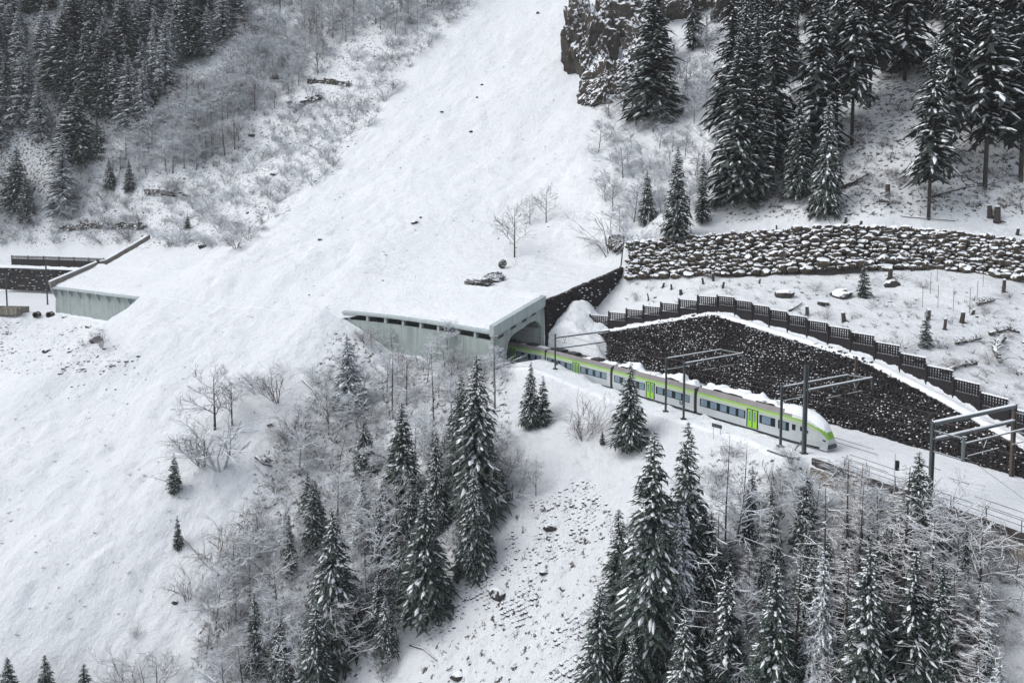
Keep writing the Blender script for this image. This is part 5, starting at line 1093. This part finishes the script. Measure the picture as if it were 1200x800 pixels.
# stumps, logs, stakes
def stump(px, py, h, r, label, lean=0):
    p = cast([px], [py])[0]; e = empty('tree_stump', p, label, 'stump'); m = MB(); m.tube([(0, 0, -.3), (0, 0, .15), (lean*.5, 0, h*.6), (lean, .05, h)], [r*1.5, r*1.1, r, r*.92], 9); o = m.build('stem', 'bark_rough', e, True)
    m = MB(); m.tube([(lean, .05, h), (lean, .05, h+.14), (lean, .05, h+.22)], [r*.95, r*.85, r*.35], 9); m.build('snow_cap', 'snow_cap', e, True)
    for k in range(3): 
        a = rnd.random()*6.28; m = MB(); m.tube([(0, 0, .2), (math.cos(a)*r*3, math.sin(a)*r*3, -.2)], [r*.5, r*.2], 5); m.build('root', 'bark_rough', e, True)
for px, py, h, r, lb in ((1040, 232, 2.2, .42, 'tall burnt stump on the snow above the boulder wall'), (983, 30+177, 1.6, .4, 'thick stump in front of the bowed snowy spruce'), (1168, 262, 2.6, .5, 'split dark stump at the right end of the path'), (1160, 256, 2.0, .4, 'lower half of the split stump pair at the path end'), (1008, 268, 1.3, .24, 'post-like stump on the top edge of the boulder wall, middle'), (991, 262, 1.0, .24, 'small stump left of the post-like one on the boulder wall'), (910, 272, 1.1, .16, 'thin stump on the boulder wall top, left part'), (1058, 316, 1.5, .25, 'dark stump close under the boulder wall, right of the centre'), (1070, 318, .8, .22, 'little stump right beside the taller one under the boulder wall'), (930, 306, 1.2, .2, 'dark stump under the boulder wall, left of the green spruce'), (1043, 327, 1.6, .36, 'fat stump rising from the dark uprooted clump'), (836, 330, 1.5, .22, 'dark stump under the left half of the boulder wall, taller'), (824, 333, 1.2, .2, 'dark stump left of the taller one under the boulder wall'), (847, 338, 1.2, .2, 'dark stump right of the taller one under the boulder wall'), (787, 340, 1., .18, 'stump in the left corner of the stump field'), (777, 338, .9, .2, 'short stump at the far left of the stump field'), (798, 346, .9, .3, 'broad dark stump with brush in the left field'), (760, 352, 1.3, .13, 'thin dead stem near the fence at the left'), (946, 372, 1.4, .28, 'leaning forked stump just above the fence'), (989, 377, 1.2, .3, 'stump amid debris above the fence'), (1088, 375, 1.4, .24, 'stump beside the small dark spruce'), (1127, 378, 1.5, .3, 'stump standing clear right of the row of stakes'), (1140, 369, .6, .2, 'tiny stump right of the clear one'), (1176, 343, 1.9, .25, 'forked stump at the right side under the boulder wall'), (1003, 400, 1.0, .25, 'stump half hidden behind the fence bend'), (1107, 387, 1.5, .2, 'thin stump among brush below the stakes'), (1192, 276, 1.1, .25, 'stump at the right edge on the boulder wall'), (890, 333, .9, .15, 'tiny stump in the open left field')):
    stump(px, py, h, r, lb, lean=rnd.uniform(-.25, .25))
stk = ((1081, 336, 361), (1090, 320, 345), (1099, 335, 362), (1117, 338, 365), (1136, 338, 368), (1145, 330, 352), (1098, 308, 330), (1152, 315, 337))
for px, yt, yb in stk:
    p = cast([px], [yb])[0]; h = (yb-yt)/F*p[1]; m = MB(); m.tube([(0, 0, -.3), (rnd.uniform(-.05, .05), 0, h)], .035, 5); o = m.build('planting_stake', 'deadwood'); o.location = tuple(map(float, p)); tag(o, 'thin upright stake in the loose row across the white stump field', 'stake', 'thin stakes in the white stump field')
def log_(pts, r, label, name='fallen_log', mat='deadwood', twig=0):
    P_ = cast([q[0] for q in pts], [q[1] for q in pts]); P_[:, 2] += r*1.2; m = MB(); m.tube(list(P_), [r*(1-.5*i/(len(P_)-1)) for i in range(len(P_))], 7)
    for k in range(twig):
        s = rnd.random()*(len(P_)-1.01); i = int(s); c = P_[i]+(P_[i+1]-P_[i])*(s-i); q1 = np.array([rnd.uniform(-1.6, 1.6), rnd.uniform(-1.2, .8), rnd.uniform(.0, .8)]); m.tube([c, c+q1*.5+np.array([0, 0, .3]), c+q1], [r*.22, r*.14, r*.04], 4)
    tag(m.build(name, mat, None, True), label, 'log')
log_([(480, 757), (496, 767), (512, 779)], .13, 'dark straight log lying on the snowy strip at the bottom')
log_([(972, 228), (998, 220), (1018, 208)], .5, 'thick fallen trunk with roots on the forest floor', twig=12)
log_([(1030, 238), (1045, 240), (1040, 245)], .4, 'root mass beside the tall burnt stump', twig=10)
log_([(1090, 235), (1130, 222), (1165, 218)], .2, 'long thin fallen trunk below the thickest spruce', twig=10)
log_([(925, 366), (940, 357)], .22, 'short log lying above the fence')
log_([(504, 448), (516, 462), (529, 474)], .2, 'slanting bare trunk leaning below the gallery wall')
log_([(455, 560), (472, 552), (490, 545)], .2, 'white bowed trunk across the dark thicket', mat='twig_frost')
log_([(568, 582), (575, 566), (581, 562)], .3, 'snowy broken trunk at the edge of the snowy strip', mat='twig_frost')
log_([(1175, 400), (1165, 415), (1172, 430)], .5, 'uprooted bushy trunk at the right of the white field', twig=30)
log_([(1105, 440), (1125, 432), (1145, 430)], .3, 'pile of dark branches right behind the fence', twig=26)
log_([(1160, 395), (1180, 390), (1195, 394)], .3, 'dark brush heap at the right edge of the field', twig=26)
log_([(1145, 360), (1165, 356)], .3, 'dark brush heap under the forked stump', twig=24)
log_([(1120, 405), (1150, 400)], .25, 'dark brush heap between fence and stakes', twig=30)
log_([(1070, 425), (1085, 428)], .3, 'brown brush heap left of the small dark spruce', twig=24)
log_([(355, 448), (368, 460), (372, 470)], .25, 'dark broken stem on the snow below the gallery end')
log_([(300, 540), (310, 546), (318, 550)], .35, 'dark root lying at the left edge of the middle thicket', twig=8)
log_([(1010, 250), (1060, 256), (1120, 262)], .12, 'thin pole lying along the path above the boulder wall', twig=5)

for px, py, sz, lb, sd in ((562, 330, (2.6, 1.2, 1.2), 'brown patch of bare rock exposed on the avalanche above the gallery', 21), (578, 325, (2.6, 1.1, 1.3), 'right part of the bare rock exposed on the avalanche above the gallery', 22), (590, 309, (.9, .7, .9), 'small bare rock just above the exposed patch on the avalanche', 23)):
    cliff(px, py, sz, lb, sd, 'bare_rock')
undergrowth('field_brush', [(PG_FIELD, 1)], 210, (.5, 1.3), 'twig_dark', 'dark cut brush and branches scattered over the white stump field', 43)
scatter(PG_FIELD, 26, ['shrub_dark', 'shrub_brown'], (.9, 1.9), {'shrub_dark': 'low dark brush clump in the white stump field', 'shrub_brown': 'low brown brush clump in the white stump field'}, {'shrub_dark': 'dark brush clumps in the stump field', 'shrub_brown': 'brown brush clumps in the stump field'}, 22, 71, (1.5, 2.4))
undergrowth('debris_twigs', [([(400, 150), (480, 90), (640, 60), (690, 250), (600, 330), (300, 370), (150, 420), (0, 470), (0, 780), (200, 700), (330, 420)], 1)], 150, (.25, .6), 'twig', 'sparse broken twigs left on the avalanche snow', 44)

plant_px('bent', 203, 546, 574, 'thin birch bowed sideways onto the snow beside the small green spruce', wid=1.5, rot=3.3)
plant_px('bent', 218, 678, 708, 'thin birch bowed sideways onto the lower snowfield', wid=1.5, rot=3.2)
for x_, y_, k_ in ((915, 348, 1.6), (975, 352, 2.0), (1160, 400, 1.8), (1190, 396, 1.6), (1060, 425, 1.5), (1135, 432, 1.6), (1150, 366, 1.2), (775, 338, 1.1), (815, 345, 1.1), (1100, 395, 1.3)):
    pass

scatter([(985, -60), (1260, -60), (1260, 60), (1120, 50), (1030, 25), (990, 60)], 9, ['spruce_dark', 'spruce_tall'], (24, 31), 'dark spruce in the shade behind the snowy clearing', 'dark spruces behind the snowy clearing', 20, 81, (.9, 1.2))
thicket([([(850, -20), (1210, -20), (1210, 180), (850, 180)], 1)], 120, TK, (1.2, 3.4), 'dark bare scrub inside the forest above the boulder wall', 82, ['twig_dark'], 9)
thicket([([(700, 90), (850, 60), (850, 255), (730, 270)], 1)], 80, TK, (1.8, 3.8), 'frosted thicket in the gully right of the avalanche', 83, ['twig_frost'], 8)
log_([(930, 215), (950, 205), (985, 195)], .16, 'thin fallen stem left of the thick burnt stump', twig=8)
log_([(1095, 190), (1125, 205), (1150, 200)], .15, 'thin fallen stem crossing the slope by the thickest trunk', twig=8)
log_([(880, 240), (915, 228)], .16, 'fallen stem at the feet of the front spruces', twig=10)
EXPO=0.64
# ------------------------------------------------------------------ light, air, camera
m = MB(); m.box((0, 250, 120), (520, 0, 0), (0, 330, 0), (0, 0, 330)); MAT['haze'] = hm = bpy.data.materials.new('haze'); hm.use_nodes = True; hn = hm.node_tree; hn.nodes.remove(hn.nodes['Principled BSDF'])
pv = hn.nodes.new('ShaderNodeVolumePrincipled'); pv.inputs['Density'].default_value = .00016; pv.inputs['Color'].default_value = (.97, .985, 1, 1); hn.links.new(pv.outputs[0], hn.nodes['Material Output'].inputs['Volume'])
tag(m.build('haze', 'haze'), 'thin cold haze in the valley air', kind='stuff')
SUN_EL, SUN_AZ = 50, 265
wd = bpy.data.worlds.new('World'); S.world = wd; wd.use_nodes = True; nt = wd.node_tree; bg = nt.nodes['Background']
sky = nt.nodes.new('ShaderNodeTexSky'); sky.sky_type = 'NISHITA'; sky.sun_disc = False; sky.sun_elevation = math.radians(SUN_EL); sky.sun_rotation = math.radians(SUN_AZ); sky.dust_density = 3; sky.air_density = 1.0; sky.altitude = 1200
hs = nt.nodes.new('ShaderNodeHueSaturation'); hs.inputs['Saturation'].default_value = .34
nt.links.new(sky.outputs[0], hs.inputs['Color']); nt.links.new(hs.outputs[0], bg.inputs['Color']); bg.inputs['Strength'].default_value = .15
sl = bpy.data.lights.new('sun', 'SUN'); sl.energy = 1.2; sl.angle = math.radians(32); sl.color = (1, .985, .96); so = bpy.data.objects.new('sun', sl); COL.objects.link(so)
az = math.radians(SUN_AZ); el = math.radians(SUN_EL); d = Vector((math.sin(az)*math.cos(el), math.cos(az)*math.cos(el), math.sin(el))); so.rotation_euler = d.to_track_quat('Z', 'Y').to_euler()
cd = bpy.data.cameras.new('camera'); cam = bpy.data.objects.new('camera', cd); COL.objects.link(cam); cam.location = tuple(CAM); cam.rotation_euler = (math.pi/2-PIT, 0, 0)
cd.sensor_width = 36; cd.lens = F/1200*36; cd.shift_y = -(400-CY)/1200; cd.clip_end = 2000; cd.clip_start = .5; S.camera = cam
S.render.engine = 'CYCLES'; S.cycles.samples = 96; S.render.resolution_x = 1024; S.render.resolution_y = 682
S.cycles.max_bounces = 6; S.cycles.diffuse_bounces = 3
S.view_settings.view_transform = 'Standard'; S.view_settings.look = 'None'; S.view_settings.exposure = EXPO; S.view_settings.gamma = 1
